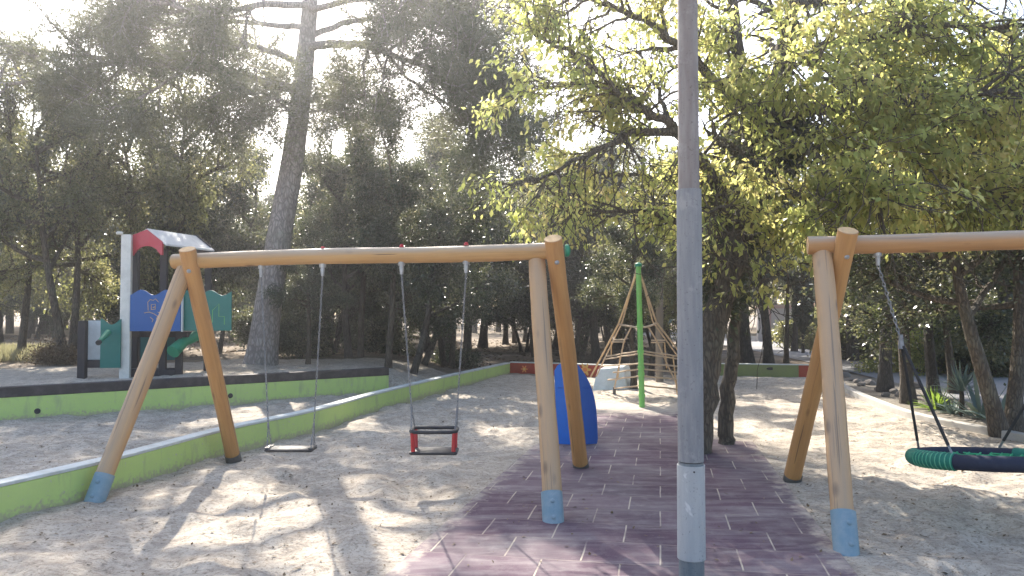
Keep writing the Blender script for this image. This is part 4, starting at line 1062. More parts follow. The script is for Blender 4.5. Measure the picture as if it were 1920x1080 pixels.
TREES = [
 # base px, base py, ground height, kind, rot, (width, height), lean(x,y), label
 (38, 676, TERR, 'd', 0.4, (0.75, 0.85), (0, 0.02), 'slender grey tree at left edge of photo, beyond dry grass'),
 (-60, 668, TERR, 'a', 2.4, (1.0, 1.0), (0, 0), 'dark holm oak cut by the left edge of the photo'),
 (131, 679, TERR, 'b', 1.2, (0.95, 1.0), (0, -0.03), 'twin stemmed dark oak just left of the play tower'),
 (52, 630, TERR, 'c', 0.2, (0.8, 1.05), (0, 0.12), 'thin trunk leaning right, first behind the dry grass'),
 (69, 632, TERR, 'c', 0.9, (0.8, 1.1), (0, 0.05), 'thin trunk leaning right, second behind the dry grass'),
 (108, 640, TERR, 'd', 2.2, (0.8, 1.0), (0, 0), 'thin dark trunk behind the twin stemmed oak'),
 (172, 608, TERR, 'a', 4.0, (1.3, 1.25), (0, 0), 'stout dark trunk far behind the low panel of the play tower'),
 (-20, 622, TERR, 'b', 4.4, (1.1, 1.1), (0, 0), 'hazy oak far off at the left edge'),
 (300, 668, TERR, 'b', 2.9, (1.05, 1.25), (0, 0.03), 'forked oak with open crown rising behind the tower roof'),
 (400, 664, TERR, 'e', 1.9, (1.1, 1.1), (0, 0), 'bushy low oak behind the teal panels'),
 (577, 688, 0.36, 'd', 5.1, (0.45, 0.48), (0, 0.12), 'small dark trunk leaning right beside the pine'),
 (618, 672, 0.33, 'e', 0.7, (0.95, 1.15), (0, 0), 'many stemmed dark oak right of the pine'),
 (655, 682, 0.28, 'a', 3.3, (0.72, 1.0), (0, 0), 'dark oak with brown trunk between the flat seat and the baby seat'),
 (676, 684, 0.25, 'd', 1.5, (0.75, 0.85), (0, 0.03), 'dark narrow oak touching the dark oak above the end of the board'),
 (727, 712, 0.08, 'd', 0.9, (0.72, 0.86), (0, 0.02), 'slim grey green trunk at the end of the dark board'),
 (768, 715, 0.02, 'c', 5.6, (0.85, 0.95), (0, 0.10), 'pair of leaning stems seen through the baby seat chains, left one'),
 (786, 700, 0.0, 'c', 6.1, (0.85, 1.0), (0, 0.16), 'strongly leaning stem seen through the baby seat chains, right one'),
 (842, 694, 0.0, 'b', 2.0, (0.8, 0.95), (0, 0.08), 'low forking dark stem left of the stout straight trunk'),
 (874, 678, 0.0, 'a', 5.0, (1.05, 1.15), (0, 0.01), 'stout straight trunk just right of the baby seat chains'),
 (948, 646, 0.0, 'a', 1.1, (0.95, 1.1), (0, 0), 'far dark trunk above the green end of the long wall'),
 (966, 643, 0.0, 'd', 2.7, (1.0, 1.1), (0, 0.02), 'far dark trunk, middle of the three above the long wall end'),
 (984, 641, 0.0, 'a', 0.1, (0.85, 1.0), (0, -0.02), 'far dark trunk nearest the right swing leg, above the long wall end'),
 (1003, 671, 0.0, 'c', 3.6, (0.75, 1.0), (0, -0.05), 'thin leaning trunk half hidden by the near leg of the left swing'),
 (1076, 672, 0.0, 'b', 5.5, (0.85, 1.05), (0, 0), 'dark trunk beside the orange leg above the blue panel'),
 (1094, 642, 0.0, 'c', 1.9, (0.9, 1.1), (0, 0.05), 'crooked far trunk between orange leg and straight dark trunk'),
 (1109, 643, 0.0, 'd', 4.9, (0.8, 1.05), (0, 0), 'narrow far trunk close behind the straight dark trunk'),
 (1119, 679, 0.0, 'a', 2.2, (0.95, 1.1), (0, -0.01), 'straight dark trunk left of the rope net'),
 (1189, 730, 0.0, 'd', 3.7, (0.55, 0.58), (0, 0), 'dark narrow trunk directly behind the green pole'),
 (1219, 706, 0.0, 'c', 4.7, (0.7, 0.85), (0, -0.04), 'dark trunk inside the rope net right of the green pole'),
 (1268, 690, 0.0, 'b', 0.5, (0.9, 1.0), (0, 0), 'dark oak mostly hidden by the lamp post'),
 (1402, 681, 0.0, 'a', 1.7, (1.35, 1.15), (0, 0.0), 'thickest dark trunk behind the olive wall'),
 (1441, 681, 0.0, 'a', 3.9, (1.05, 1.1), (0, 0.06), 'dark trunk leaning right behind middle of the olive wall'),
 (1474, 680, 0.0, 'd', 0.3, (0.62, 0.95), (0, 0), 'thin dark trunk behind right part of the olive wall'),
 (1489, 659, 0.0, 'd', 5.8, (0.9, 1.0), (0, 0), 'reddish far trunk across the road'),
 (1660, 735, 0.0, 'a', 0.9, (0.98, 0.95), (0, 0.10), 'dark trunk leaning right by the rocks, beside the nest swing chain'),
 (1704, 757, 0.0, 'd', 2.3, (0.9, 0.82), (0, -0.02), 'upright dark trunk behind the nest swing ropes'),
 (1755, 748, 0.0, 'c', 2.9, (1.0, 0.9), (0, -0.20), 'trunk slanting left behind the green yucca'),
 (1788, 738, 0.0, 'd', 3.1, (0.66, 0.75), (0, 0.03), 'thin upright trunk right of the yucca'),
 (1893, 815, 0.0, 'b', 0.15, (1.0, 0.86), (0, -0.02), 'thick forked trunk near the right edge of the photo'),
 (905, 652, 0.0, 'a', 0.7, (1.4, 1.35), (0, 0), 'tall dark oak rising behind the stout straight trunk'),
 (838, 662, 0.0, 'd', 1.9, (1.3, 1.2), (0, 0), 'tall narrow oak crown seen between the baby seat chains'),
 (1035, 655, 0.0, 'b', 2.2, (1.4, 1.45), (0, 0), 'tall pale olive oak rising right above the near right leg of the left swing'),
 (1148, 655, 0.0, 'b', 5.0, (1.5, 1.5), (0, 0), 'tall pale olive oak rising behind the left ropes of the net'),
 (1250, 652, 0.0, 'a', 3.0, (1.4, 1.4), (0, 0), 'tall dark oak directly behind the lamp post'),
 (1335, 650, 0.0, 'b', 1.0, (1.3, 1.4), (0, 0), 'tall oak behind the two stems of the spreading oak'),
 (1600, 676, 0.0, 'a', 1.3, (1.3, 1.2), (0, 0), 'dark oak across the road above the pale sunlit bush'),
 (1700, 694, 0.0, 'd', 4.1, (1.4, 0.9), (0, 0), 'dark oak across the road behind the two nest swing ropes'),
 (1770, 690, 0.0, 'a', 2.8, (1.2, 0.95), (0, 0), 'dark oak across the road above the yucca'),
 (1870, 690, 0.0, 'a', 0.2, (1.3, 1.0), (0, 0), 'dark oak across the road behind the thick forked trunk'),
 (1980, 770, 0.0, 'a', 5.2, (1.0, 1.0), (0, 0), 'dark oak cut by the right edge of the photo'),
]
GRP = 'dark oaks of the wood round the playground'
for (px, py, z, k, rz, sc, ln, lab) in TREES:
    p = G(px, py, z); hk = 1.04 if px < 560 else 0.88
    if 560 < px < 820: hk = 0.86
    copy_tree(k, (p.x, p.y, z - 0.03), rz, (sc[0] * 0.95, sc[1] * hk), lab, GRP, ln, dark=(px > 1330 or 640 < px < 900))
# trees of the deeper wood that nothing tells apart
def zone(x, y):
    u = 960 + 1440 * x / y
    if u < 480: return 'dark oak deep in the wood behind the play tower, left of the pine', 'far oaks left of the pine'
    if u < 960: return 'dark oak deep in the wood between the pine and the red wall', 'far oaks between pine and red wall'
    if u < 1330: return 'dark oak deep in the wood behind the rope net', 'far oaks behind the rope net'
    return 'dark oak far off on the right, beside or beyond the road', 'far oaks by the road'
rnd.seed(77); placed = []
spots = 0; tries = 0
while spots < 66 and tries < 6000:
    tries += 1
    y = rnd.uniform(23, 50); x = rnd.uniform(-0.74, 0.74) * y
    if 7.2 < x < 15.5 and y < 46: continue
    if abs(x - A(1450, 600, y).x) < 1.3 or abs(x - A(930, 600, y).x) < 1.0: continue
    if any(math.hypot(x - a, y - b) < 2.3 for a, b in placed): continue
    placed.append((x, y)); spots += 1
    z = gz(x, y) - 0.03; k = rnd.choice('aabcddeee'); s = rnd.uniform(0.85, 1.08)
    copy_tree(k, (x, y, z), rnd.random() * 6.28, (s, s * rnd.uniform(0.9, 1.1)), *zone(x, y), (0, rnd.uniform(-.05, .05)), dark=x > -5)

# far woodland that reads as one mass
def far_wood():
    R.seed(31); rnd.seed(31); mb = MB(); C = []; 
    for k in range(150):
        a = math.radians(rnd.uniform(-50, 50)); d = rnd.uniform(56, 95); x, y = math.sin(a) * d, math.cos(a) * d
        h = rnd.uniform(8, 13); r = rnd.uniform(2.5, 4)
        mb.tube([(x, y, -0.3), (x + rnd.uniform(-.4, .4), y, h * 0.5), (x, y, h * 0.85)], [0.25, 0.18, 0.05], 6, caps=False)
        m = 1100; q = rand_unit(m) * (R.rand(m, 1) ** 0.4) * np.array([r, r, h * 0.42]) + np.array([x, y, h * 0.60]); q += R.normal(size=(m, 3)) * 0.25; C.append(q)
    C = np.concatenate(C); k = len(C)
    o = leaf_object('far_woodland', LEAF_OLIVE, None, C, rand_unit(k), rand_unit(k), 0.42 * (0.6 + 0.8 * R.rand(k)), 0.28 * (0.6 + 0.8 * R.rand(k)), 0.1)
    o.data.materials.append(BARK_DARK)
    import bmesh
    bm = bmesh.new(); bm.from_mesh(o.data); me2 = bpy.data.meshes.new('t'); V_ = np.concatenate(mb.v); me2.from_pydata(V_.tolist(), [], mb.f)
    nf = len(bm.faces); bm.from_mesh(me2); bm.faces.ensure_lookup_table()
    for f in bm.faces[nf:]: f.material_index = 1
    bm.to_mesh(o.data); bm.free(); bpy.data.meshes.remove(me2)
    tag(o, 'far off wood closing the view behind the nearer trunks', 'woodland', kind='stuff')
far_wood()

# ------------------------------------------------------------------ the big pine
rnd.seed(41); R.seed(41)
pbase = G(490, 684, TERR); PD = pbase.y
pine = empty('pine_tree', (pbase.x, pbase.y, TERR), 'tall leaning pine with pale brown trunk and spreading limbs behind the left swing', 'tree')
T = Tree()
PINE = dict(levels=2, n=[10, 6], t0=[0.15, 0.2], len=[1.35, 0.55], ang=[0.9, 0.8], lift=[0.12, 0.05], grav=[0.03, 0.02], rr=[0.3, 0.45], wob=[0.12, 0.16, 0.2], rel=False)
trunk_px = [(488, 700, 0), (492, 660, 0), (502, 580, 0), (514, 500, 0), (526, 430, 0), (542, 340, .05), (556, 250, .1), (566, 170, .15), (574, 90, .2), (582, 0, .3), (590, -120, .4), (596, -260, .5), (600, -400, .6)]
tp = [A(a, b, PD + c) for a, b, c in trunk_px]
tr = [0.44, 0.345, 0.30, 0.28, 0.27, 0.255, 0.235, 0.22, 0.20, 0.175, 0.14, 0.10, 0.04]
sp_ = smooth_line([tuple(p) for p in tp], 3); T.mb.tube(sp_, list(np.interp(np.linspace(0, len(tr) - 1, len(sp_)), range(len(tr)), tr)), 16, caps=True, jit=0.05)
def PL(lst, r0, r1, cnt, t0=0.2): T.limb([tuple(A(a, b, PD + c)) for a, b, c in lst], r0, r1, PINE, cnt, t0)
PL([(560, 168, 0), (500, 155, -.3), (420, 132, -.6), (340, 123, -.9), (240, 118, -1.0), (150, 127, -1.0), (70, 148, -1.0), (-30, 165, -1.1)], 0.11, 0.03, 20, 0.3)
PL([(340, 123, -.9), (260, 108, -.4), (150, 105, .2), (60, 92, .6), (-40, 80, 1.0)], 0.05, 0.02, 12, 0.1)
PL([(566, 120, .1), (520, 100, .8), (460, 85, 1.4), (400, 98, 1.8), (330, 105, 2.2)], 0.09, 0.025, 16, 0.3)
PL([(574, 88, .2), (620, 82, -.2), (670, 84, -.6), (720, 98, -.9), (790, 122, -1.2), (860, 148, -1.4), (920, 180, -1.5)], 0.11, 0.02, 34, 0.35)
PL([(576, 70, .2), (640, 45, .8), (720, 35, 1.4), (800, 50, 1.8), (880, 90, 2.2), (940, 140, 2.4)], 0.08, 0.02, 24, 0.3)
PL([(580, 20, .2), (650, 2, -.8), (740, -5, -1.4), (830, 10, -1.6), (900, 40, -1.8)], 0.08, 0.02, 22, 0.3)
PL([(580, 10, .2), (500, 8, -.8), (420, 20, -1.3), (340, 15, -1.8), (250, -10, -2.2)], 0.09, 0.02, 24, 0.25)
PL([(578, 50, .2), (520, 48, 1.2), (440, 40, 1.8), (350, 50, 2.3), (270, 30, 2.8), (180, 0, 3.2)], 0.08, 0.02, 26, 0.25)
PL([(350, 123, -.9), (310, 155, -1.1), (260, 185, -1.3), (200, 205, -1.5)], 0.04, 0.012, 12, 0.25)
PL([(240, 118, -1.0), (190, 160, -1.2), (130, 195, -1.4)], 0.035, 0.012, 10, 0.25)
PL([(460, 140, -.5), (430, 165, -.8), (390, 185, -1.0)], 0.035, 0.012, 9, 0.25)
PL([(790, 122, -1.2), (850, 175, -1.6), (905, 225, -1.9), (950, 275, -2.1)], 0.04, 0.012, 26, 0.10)
PL([(720, 98, -.9), (780, 160, -.5), (850, 200, -.2), (900, 215, 0)], 0.04, 0.012, 20, 0.2)
PL([(560, 215, .1), (520, 190, .6), (480, 165, 1.0)], 0.04, 0.012, 12, 0.2)
PL([(560, 215, .1), (610, 205, .5), (650, 200, .9)], 0.04, 0.012, 12, 0.2)
PL([(560, 200, .1), (530, 190, -.5), (490, 180, -.9)], 0.04, 0.015, 10, 0.2)
PL([(562, 190, .1), (600, 180, -.4), (650, 178, -.8)], 0.04, 0.015, 10, 0.2)
PL([(584, -60, .3), (500, -70, -.6), (400, -50, -1.2), (300, -60, -1.6)], 0.08, 0.02, 22, 0.2)
PL([(584, -60, .3), (660, -80, .9), (760, -60, 1.5), (860, -40, 2)], 0.08, 0.02, 22, 0.2)
PL([(592, -180, .4), (520, -220, 1.2), (420, -210, 2)], 0.06, 0.02, 18, 0.2)
PL([(592, -180, .4), (680, -210, -.4), (780, -200, -1)], 0.06, 0.02, 18, 0.2)
T.mb.build('trunk', BARK_PINE, pine, smooth=True)
def pine_keep(p):
    nv = float(vnoise(np.array([p.x * 1.1 + p.z * 1.7 + 40]), np.array([p.y * 0.9 + p.z * 0.8 + 3]))[0])
    if p.z > 8.9: return nv > 0.05 and rnd.random() < 0.55
    if p.x > -4.2: return nv > -0.34 or rnd.random() < 0.4
    return nv > -0.18 or rnd.random() < 0.2
T.anch = [a for a in T.anch if pine_keep(a[0])]
C, D, Nn, L, Wd = leaves_from(T.anch, 34, 0.13, 0.12, 0.16, -0.1, 0.8)
leaf_object('crown', NEEDLE, pine, C, D, Nn, L, Wd, 0.05)

# ------------------------------------------------------------------ the big young-leaved oak on the right
rnd.seed(52); R.seed(52)
ob_ = G(1306, 850); oak = empty('oak_tree', ob_, 'large spreading oak with yellow green leaves behind the lamp post', 'tree')
T = Tree()
HERO = dict(levels=2, n=[8, 6], t0=[0.1, 0.15], len=[0.80, 0.36], ang=[0.95, 0.8], lift=[0.05, -0.1], grav=[-0.03, -0.10], rr=[0.28, 0.42], wob=[0.14, 0.2, 0.25], rel=False)
def HL(lst, r0, r1, cnt, t0=0.15): T.limb([tuple(A(a, b, c)) for a, b, c in lst], r0, r1, HERO, cnt, t0)
T.limb([tuple(A(*q)) for q in ((1302, 870, 8.75), (1306, 835, 8.8), (1316, 740, 8.8), (1332, 640, 8.85), (1352, 560, 8.9), (1385, 460, 9.0), (1410, 370, 9.1), (1432, 290, 9.2), (1450, 190, 9.2), (1468, 90, 9.2), (1492, 0, 9.2), (1515, -150, 9.2), (1530, -330, 9.2))], 0.19, 0.05, HERO, 24, 0.5, 0, 16)
T.limb([tuple(A(*q)) for q in ((1410, 370, 9.1), (1403, 260, 9.3), (1390, 130, 9.5), (1376, 30, 9.6), (1368, -90, 9.6), (1360, -260, 9.6))], 0.10, 0.04, HERO, 20, 0.2, 0, 12)
# left side
HL([(1396, 430, 9.0), (1345, 350, 8.7), (1300, 285, 8.5), (1268, 245, 8.4)], 0.075, 0.06, 8, 0.3)
HL([(1268, 245, 8.4), (1230, 218, 8.3), (1185, 193, 8.2), (1130, 145, 8.1), (1065, 95, 8.0), (1000, 70, 7.9)], 0.055, 0.014, 26)
HL([(1268, 245, 8.4), (1200, 246, 8.3), (1140, 272, 8.2), (1075, 305, 8.1), (1000, 340, 8.0)], 0.05, 0.012, 26)
HL([(1230, 218, 8.3), (1180, 195, 8.5), (1130, 164, 8.7), (1060, 160, 8.9), (975, 175, 9.1)], 0.04, 0.012, 22)
HL([(1268, 245, 8.4), (1245, 200, 8.7), (1220, 140, 9.1), (1190, 90, 9.4)], 0.035, 0.012, 14)
HL([(1440, 250, 9.2), (1360, 170, 8.8), (1290, 100, 8.6), (1210, 40, 8.4), (1130, 5, 8.2), (1050, -20, 8.1)], 0.07, 0.015, 30)
HL([(1396, 430, 9.0), (1350, 440, 8.7), (1290, 420, 8.6), (1220, 400, 8.6), (1140, 395, 8.6), (1060, 400, 8.6)], 0.05, 0.012, 30)
HL([(1390, 440, 9.0), (1340, 400, 9.4), (1250, 340, 9.9), (1150, 330, 10.3), (1050, 350, 10.6)], 0.05, 0.012, 26)
# centre and low drops
HL([(1400, 410, 9.05), (1380, 400, 8.6), (1350, 390, 8.2), (1330, 400, 7.9)], 0.035, 0.012, 14, 0.1)
HL([(1375, 500, 8.95), (1400, 500, 8.6), (1425, 520, 8.4), (1440, 545, 8.3)], 0.025, 0.01, 10, 0.3)
HL([(1370, 510, 8.95), (1355, 480, 8.5), (1335, 470, 8.2)], 0.025, 0.01, 12, 0.2)
# right side
HL([(1446, 230, 9.2), (1500, 208, 8.9), (1560, 200, 8.6), (1640, 192, 8.4), (1760, 186, 8.2), (1900, 165, 8.0), (2040, 150, 7.9)], 0.085, 0.02, 40, 0.2)
HL([(1600, 196, 8.5), (1690, 213, 8.5), (1800, 222, 8.6), (1930, 226, 8.7), (2060, 230, 8.8)], 0.045, 0.012, 28)
HL([(1625, 193, 8.4), (1640, 150, 8.4), (1652, 105, 8.5), (1690, 60, 8.6), (1730, 0, 8.7)], 0.04, 0.012, 22)
HL([(1440, 260, 9.2), (1500, 275, 8.6), (1560, 310, 8.0), (1610, 350, 7.7), (1650, 380, 7.5)], 0.045, 0.012, 30, 0.25)
HL([(1415, 350, 9.1), (1460, 350, 8.6), (1500, 370, 8.2), (1530, 395, 8.0)], 0.035, 0.012, 18, 0.3)
HL([(1560, 200, 8.6), (1640, 250, 8.3), (1720, 300, 8.1), (1800, 340, 8.0), (1880, 365, 7.9), (1960, 380, 7.9)], 0.045, 0.012, 34, 0.25)
HL([(1560, 310, 8.0), (1640, 340, 8.2), (1720, 390, 8.3), (1790, 400, 8.4)], 0.03, 0.012, 18, 0.2)
HL([(1466, 100, 9.2), (1540, 90, 8.9), (1640, 70, 8.7), (1760, 50, 8.6), (1880, 50, 8.5), (2000, 40, 8.4)], 0.06, 0.015, 36, 0.15)
HL([(1490, 10, 9.2), (1580, 0, 9.5), (1700, -10, 9.8), (1850, -10, 10), (1980, 0, 10.2)], 0.06, 0.015, 34, 0.15)
HL([(1470, 80, 9.2), (1560, 130, 9.8), (1680, 130, 10.3), (1820, 120, 10.8), (1960, 110, 11)], 0.06, 0.015, 32, 0.2)
HL([(1430, 300, 9.2), (1520, 250, 9.8), (1640, 250, 10.4), (1780, 270, 10.8), (1920, 290, 11)], 0.06, 0.015, 26, 0.3)
HL([(1455, 170, 9.2), (1470, 140, 8.6), (1500, 120, 8.0), (1540, 110, 7.6)], 0.04, 0.012, 18, 0.2)
T.mb.build('trunk', BARK_OAK, oak, smooth=True)
def prune(anch):
    out = []
    for a in anch:
        p = a[0]; zmin = 2.35 if p.x > 3.1 else (1.72 if p.x > 2.0 else 2.15)
        if p.z < zmin + rnd.uniform(-0.15, 0.15): continue
        q = 960 + 1440 * p.x / max(p.y, 1)
        nv = float(vnoise(np.array([p.x * 1.9 + p.z * 2.3]), np.array([p.y * 1.9 + p.z * 1.1 + 7]))[0])
        if nv < -0.01 and rnd.random() < 0.9: continue
        if p.z > 5.2 and rnd.random() < 0.8: continue
        out.append(a)
    return out
T.anch = prune(T.anch)
C, D, Nn, L, Wd = leaves_from(T.anch, 7.5, 0.065, 0.082, 0.5, 0.75, 0.9)
leaf_object('crown', LEAF_HERO, oak, C, D, Nn, L, Wd, 0.16, 0.12)
print('hero leaves', len(C))
dark_anch = []  # dark foliage massed round the upper trunk and a right limb
for path, rr_ in (([(1352, 560, 8.9), (1385, 460, 9.0), (1410, 370, 9.1), (1432, 290, 9.2), (1450, 230, 9.2)], 0.42), ([(1432, 290, 9.2), (1480, 262, 9.1), (1540, 235, 9.0)], 0.38)):
    L_ = smooth_line([tuple(A(*q)) for q in path], 6)
    for q in L_:
        for _ in range(16):
            o_ = Vector((rnd.gauss(0, 1), rnd.gauss(0, 1), rnd.gauss(0, 1))).normalized() * rr_ * (0.3 + 0.7 * rnd.random()); dark_anch.append((Vector(q) + o_ + Vector((0, 0.25, 0)), o_.normalized()))
C, D, Nn, L, Wd = leaves_from(dark_anch, 22, 0.12, 0.07, 0.6, 0.3, 0.9); leaf_object('dark_foliage', LEAF_DARK, oak, C, D, Nn, L, Wd, 0.12)
# second, slimmer stem beside it
o2 = G(1362, 832); oak2 = empty('oak_tree', o2, 'slim straight trunk growing at the tile edge, joining the spreading oak crown', 'tree')
T = Tree(); T.limb([tuple(A(*q)) for q in ((1360, 845, 9.3), (1362, 815, 9.35), (1368, 730, 9.35), (1374, 650, 9.35), (1380, 580, 9.4), (1384, 500, 9.5), (1380, 420, 9.7), (1366, 330, 9.9), (1350, 240, 10.1))], 0.105, 0.03, HERO, 16, 0.62, 0, 12)
T.mb.build('trunk', BARK_OAK, oak2, smooth=True)
C, D, Nn, L, Wd = leaves_from(T.anch, 7, 0.085, 0.10, 0.52, 0.7, 0.9); leaf_object('crown', LEAF_HERO, oak2, C, D, Nn, L, Wd, 0.16, 0.12)

# ------------------------------------------------------------------ plants, rocks and far fence on the right
def blades(root, c, n, L, w, spread, mat, name='leaves', arch=0.35, up=0.5):
    mb = MB()
    for i in range(n):
        az = rnd.random() * 6.283; el = up + rnd.random() * (1.45 - up); l = L * (0.65 + 0.5 * rnd.random()); d = Vector((math.cos(az) * math.cos(el), math.sin(az) * math.cos(el), math.sin(el)))
        p = Vector(c) + Vector((math.cos(az), math.sin(az), 0)) * spread * rnd.random(); side = Vector((-math.sin(az), math.cos(az), 0)); vs = []; k = 6
        for j in range(k + 1):
            t = j / k; ww = w * (0.55 + 0.9 * t) * (1 - t ** 3) * 0.5 + 0.001
            q = p + d * l * t - Vector((0, 0, arch * l * t * t * math.cos(el)))
            vs += [tuple(q - side * ww), tuple(q + Vector((0, 0, -ww * 0.4))), tuple(q + side * ww)]
        fs = []
        for j in range(k): a = 3 * j; fs += [(a, a + 1, a + 4, a + 3), (a + 1, a + 2, a + 5, a + 4)]
        mb.add(vs, fs)
    return mb.build(name, mat, root, smooth=True)
rnd.seed(5)
def plant(name, px, py, n, L, w, spread, mat, label, cat='plant', **kw):
    p = G(px, py); p.z = 0.0; r = empty(name, p, label, cat); blades(r, (p.x, p.y, 0.0), n, L, w, spread, mat, **kw); return r
plant('yucca', 1757, 768, 80, 0.42, 0.035, 0.08, YUCCA, 'bright yellow green yucca in the planting bed by the kerb', up=0.1)
plant('yucca', 1786, 776, 60, 0.34, 0.03, 0.10, AGAVE, 'dull grey green yucca right beside the bright one', up=0.15)
plant('agave', 1840, 786, 16, 0.80, 0.10, 0.05, AGAVE, 'blue green agave with broad blades left of the thick forked trunk', up=0.35, arch=0.15)
plant('agave', 1876, 800, 9, 0.62, 0.11, 0.04, AGAVE, 'small blue green agave drooping against the thick forked trunk', up=0.5, arch=0.6)
yp = G(1803, 780); yt = empty('yucca_tree', (yp.x, yp.y, 0), 'young yucca tree with thin stem and spiky top in the bed', 'plant')
mb = MB(); mb.tube([(yp.x, yp.y, -0.02), (yp.x + .01, yp.y, 0.3), (yp.x, yp.y, 0.42)], [0.045, 0.035, 0.03], 8); mb.build('stem', BARK_OAK, yt, smooth=True); blades(yt, (yp.x, yp.y, 0.38), 50, 0.50, 0.03, 0.03, AGAVE, up=0.3)
def rock(px, py, s, label, seed):
    rnd.seed(seed); p = G(px, py); p.z = 0.0; import bmesh
    bm = bmesh.new(); bmesh.ops.create_icosphere(bm, subdivisions=2, radius=s)
    ax = [Vector((rnd.gauss(0, 1), rnd.gauss(0, 1), rnd.gauss(0, 1))).normalized() for _ in range(9)]
    for v in bm.verts:
        for a in ax:
            d = v.co.dot(a) - s * 0.72
            if d > 0: v.co -= a * d
        v.co.z *= 0.8; v.co.z += s * 0.35
    me = bpy.data.meshes.new('rock'); bm.to_mesh(me); bm.free(); me.materials.append(ROCKM); o = bpy.data.objects.new('rock', me); SC.collection.objects.link(o); o.location = p
    return tag(o, label, 'rock', 'rocks edging the planting bed')
rk = [(1574, 702, .10, 'farthest small rock at the end of the kerb'), (1586, 706, .16, 'dark pointed rock near the end of the kerb'), (1596, 714, .10, 'small rock right of the dark pointed rock'), (1607, 718, .12, 'flat rock left of the dark round rock'),
      (1616, 724, .13, 'pale rock just before the leaning trunk'), (1632, 722, .16, 'dark round rock left of the leaning trunk'), (1645, 733, .10, 'small rock at left foot of the leaning trunk'), (1661, 744, .11, 'pale rock right in front of the leaning trunk'),
      (1677, 738, .13, 'dark rock between the leaning and the upright trunk'), (1688, 744, .14, 'rock touching the upright trunk on its left'), (1720, 728, .16, 'large dark rock behind the nest swing ropes')]
for i, (a, b, s, l) in enumerate(rk): rock(a, b, s * 0.8, l, 100 + i)
def bush(px, py, z, w, h, n, mat, label, seed, size=0.07, base=0.0):
    R.seed(seed); rnd.seed(seed); p = G(px, py, z); r = empty('bush', (p.x, p.y, z), label, 'bush', 'bushes along the road and wood')
    T = Tree(); sp = dict(levels=1, n=[6], t0=[0.2], len=[0.4], ang=[0.8], lift=[0.1], grav=[0.0], rr=[0.4], wob=[0.2, 0.25])
    for i in range(16):
        az = rnd.random() * 6.28; T.branch(Vector((p.x, p.y, z + base)), Vector((math.cos(az) * w, math.sin(az) * w, h * (0.4 + rnd.random()))), 0.75 * math.hypot(w * rnd.random(), h), 0.03, 0, sp)
    T.mb.build('stems', BARK_DARK, r); C, D, Nn, L, Wd = leaves_from(T.anch, n, 0.16, size, 0.5); C[:, 2] = np.maximum(C[:, 2], z + 0.02); leaf_object('foliage', mat, r, C, D, Nn, L, Wd, 0.12); return r
bush(1612, 672, 0, 1.6, 1.9, 40, LEAF_OLIVE, 'sunlit pale bush across the road behind the leaning trunk', 1, 0.09)
bush(1650, 672, 0, 1.3, 2.2, 40, LEAF_HERO, 'yellow green bush across the road right of the pale one', 2, 0.09)
bush(1525, 652, 0, 2.2, 2.0, 40, LEAF_OLIVE, 'pale bush in front of the pink wall across the road', 13, 0.12)
bush(1740, 700, 0, 1.3, 1.9, 36, LEAF_HERO, 'bright green bush beyond the road above the yucca', 3, 0.08)
bush(1800, 702, 0, 1.5, 2.0, 40, LEAF_OLIVE, 'tall olive bush beyond the road between thin and thick trunks', 4, 0.08)
bush(1850, 702, 0, 1.5, 1.7, 40, LEAF_OLIVE, 'grey green bush beyond the road left of the thick forked trunk', 5, 0.08)
bush(1930, 700, 0, 1.6, 2.4, 40, LEAF_DARK, 'dark bush beyond the road at the right edge', 6, 0.08)
bush(105, 682, TERR, 0.4, 0.42, 14, LITTER, 'small rusty brown bush left of the play tower', 7, 0.05)
bush(560, 672, 0.38, 1.0, 1.1, 30, LEAF_DARK, 'low dark shrub at right foot of the pine', 8, 0.07)
bush(745, 690, 0.0, 0.7, 0.6, 20, LEAF_DARK, 'low dark shrub beyond the end of the dark board', 9, 0.06)
bush(858, 690, 0.0, 0.9, 0.45, 22, LEAF_DARK, 'low green shrub at foot of the stout straight trunk', 10, 0.06)
bush(520, 655, TERR, 1.4, 1.6, 36, LEAF_DARK, 'dark undergrowth bush just behind the pine trunk', 11, 0.08)
bush(690, 668, 0.2, 1.3, 1.7, 36, LEAF_DARK, 'dark undergrowth bush above the middle of the board', 12, 0.08)
# small cypress across the road
cp = G(1506, 662); cy = empty('cypress', (cp.x, cp.y, 0), 'small columnar cypress in front of the pink wall across the road', 'tree'); R.seed(9)
mb = MB(); mb.tube([(cp.x, cp.y, -.05), (cp.x, cp.y, 2.0)], [0.07, 0.04], 8); mb.build('trunk', BARK_OAK, cy)
k = 9000; t = R.rand(k); q = R.rand(k) * 6.283; rr = 0.42 * np.minimum(1, t * 6) * (1 - t ** 3) * (0.5 + 0.5 * R.rand(k)); C = np.stack([cp.x + rr * np.cos(q), cp.y + rr * np.sin(q), 0.75 + 3.6 * t], -1)
leaf_object('foliage', LEAF_DARK, cy, C, rand_unit(k) * .5 + np.array([0, 0, 1]), rand_unit(k), np.full(k, .12), np.full(k, .05), 0.1)
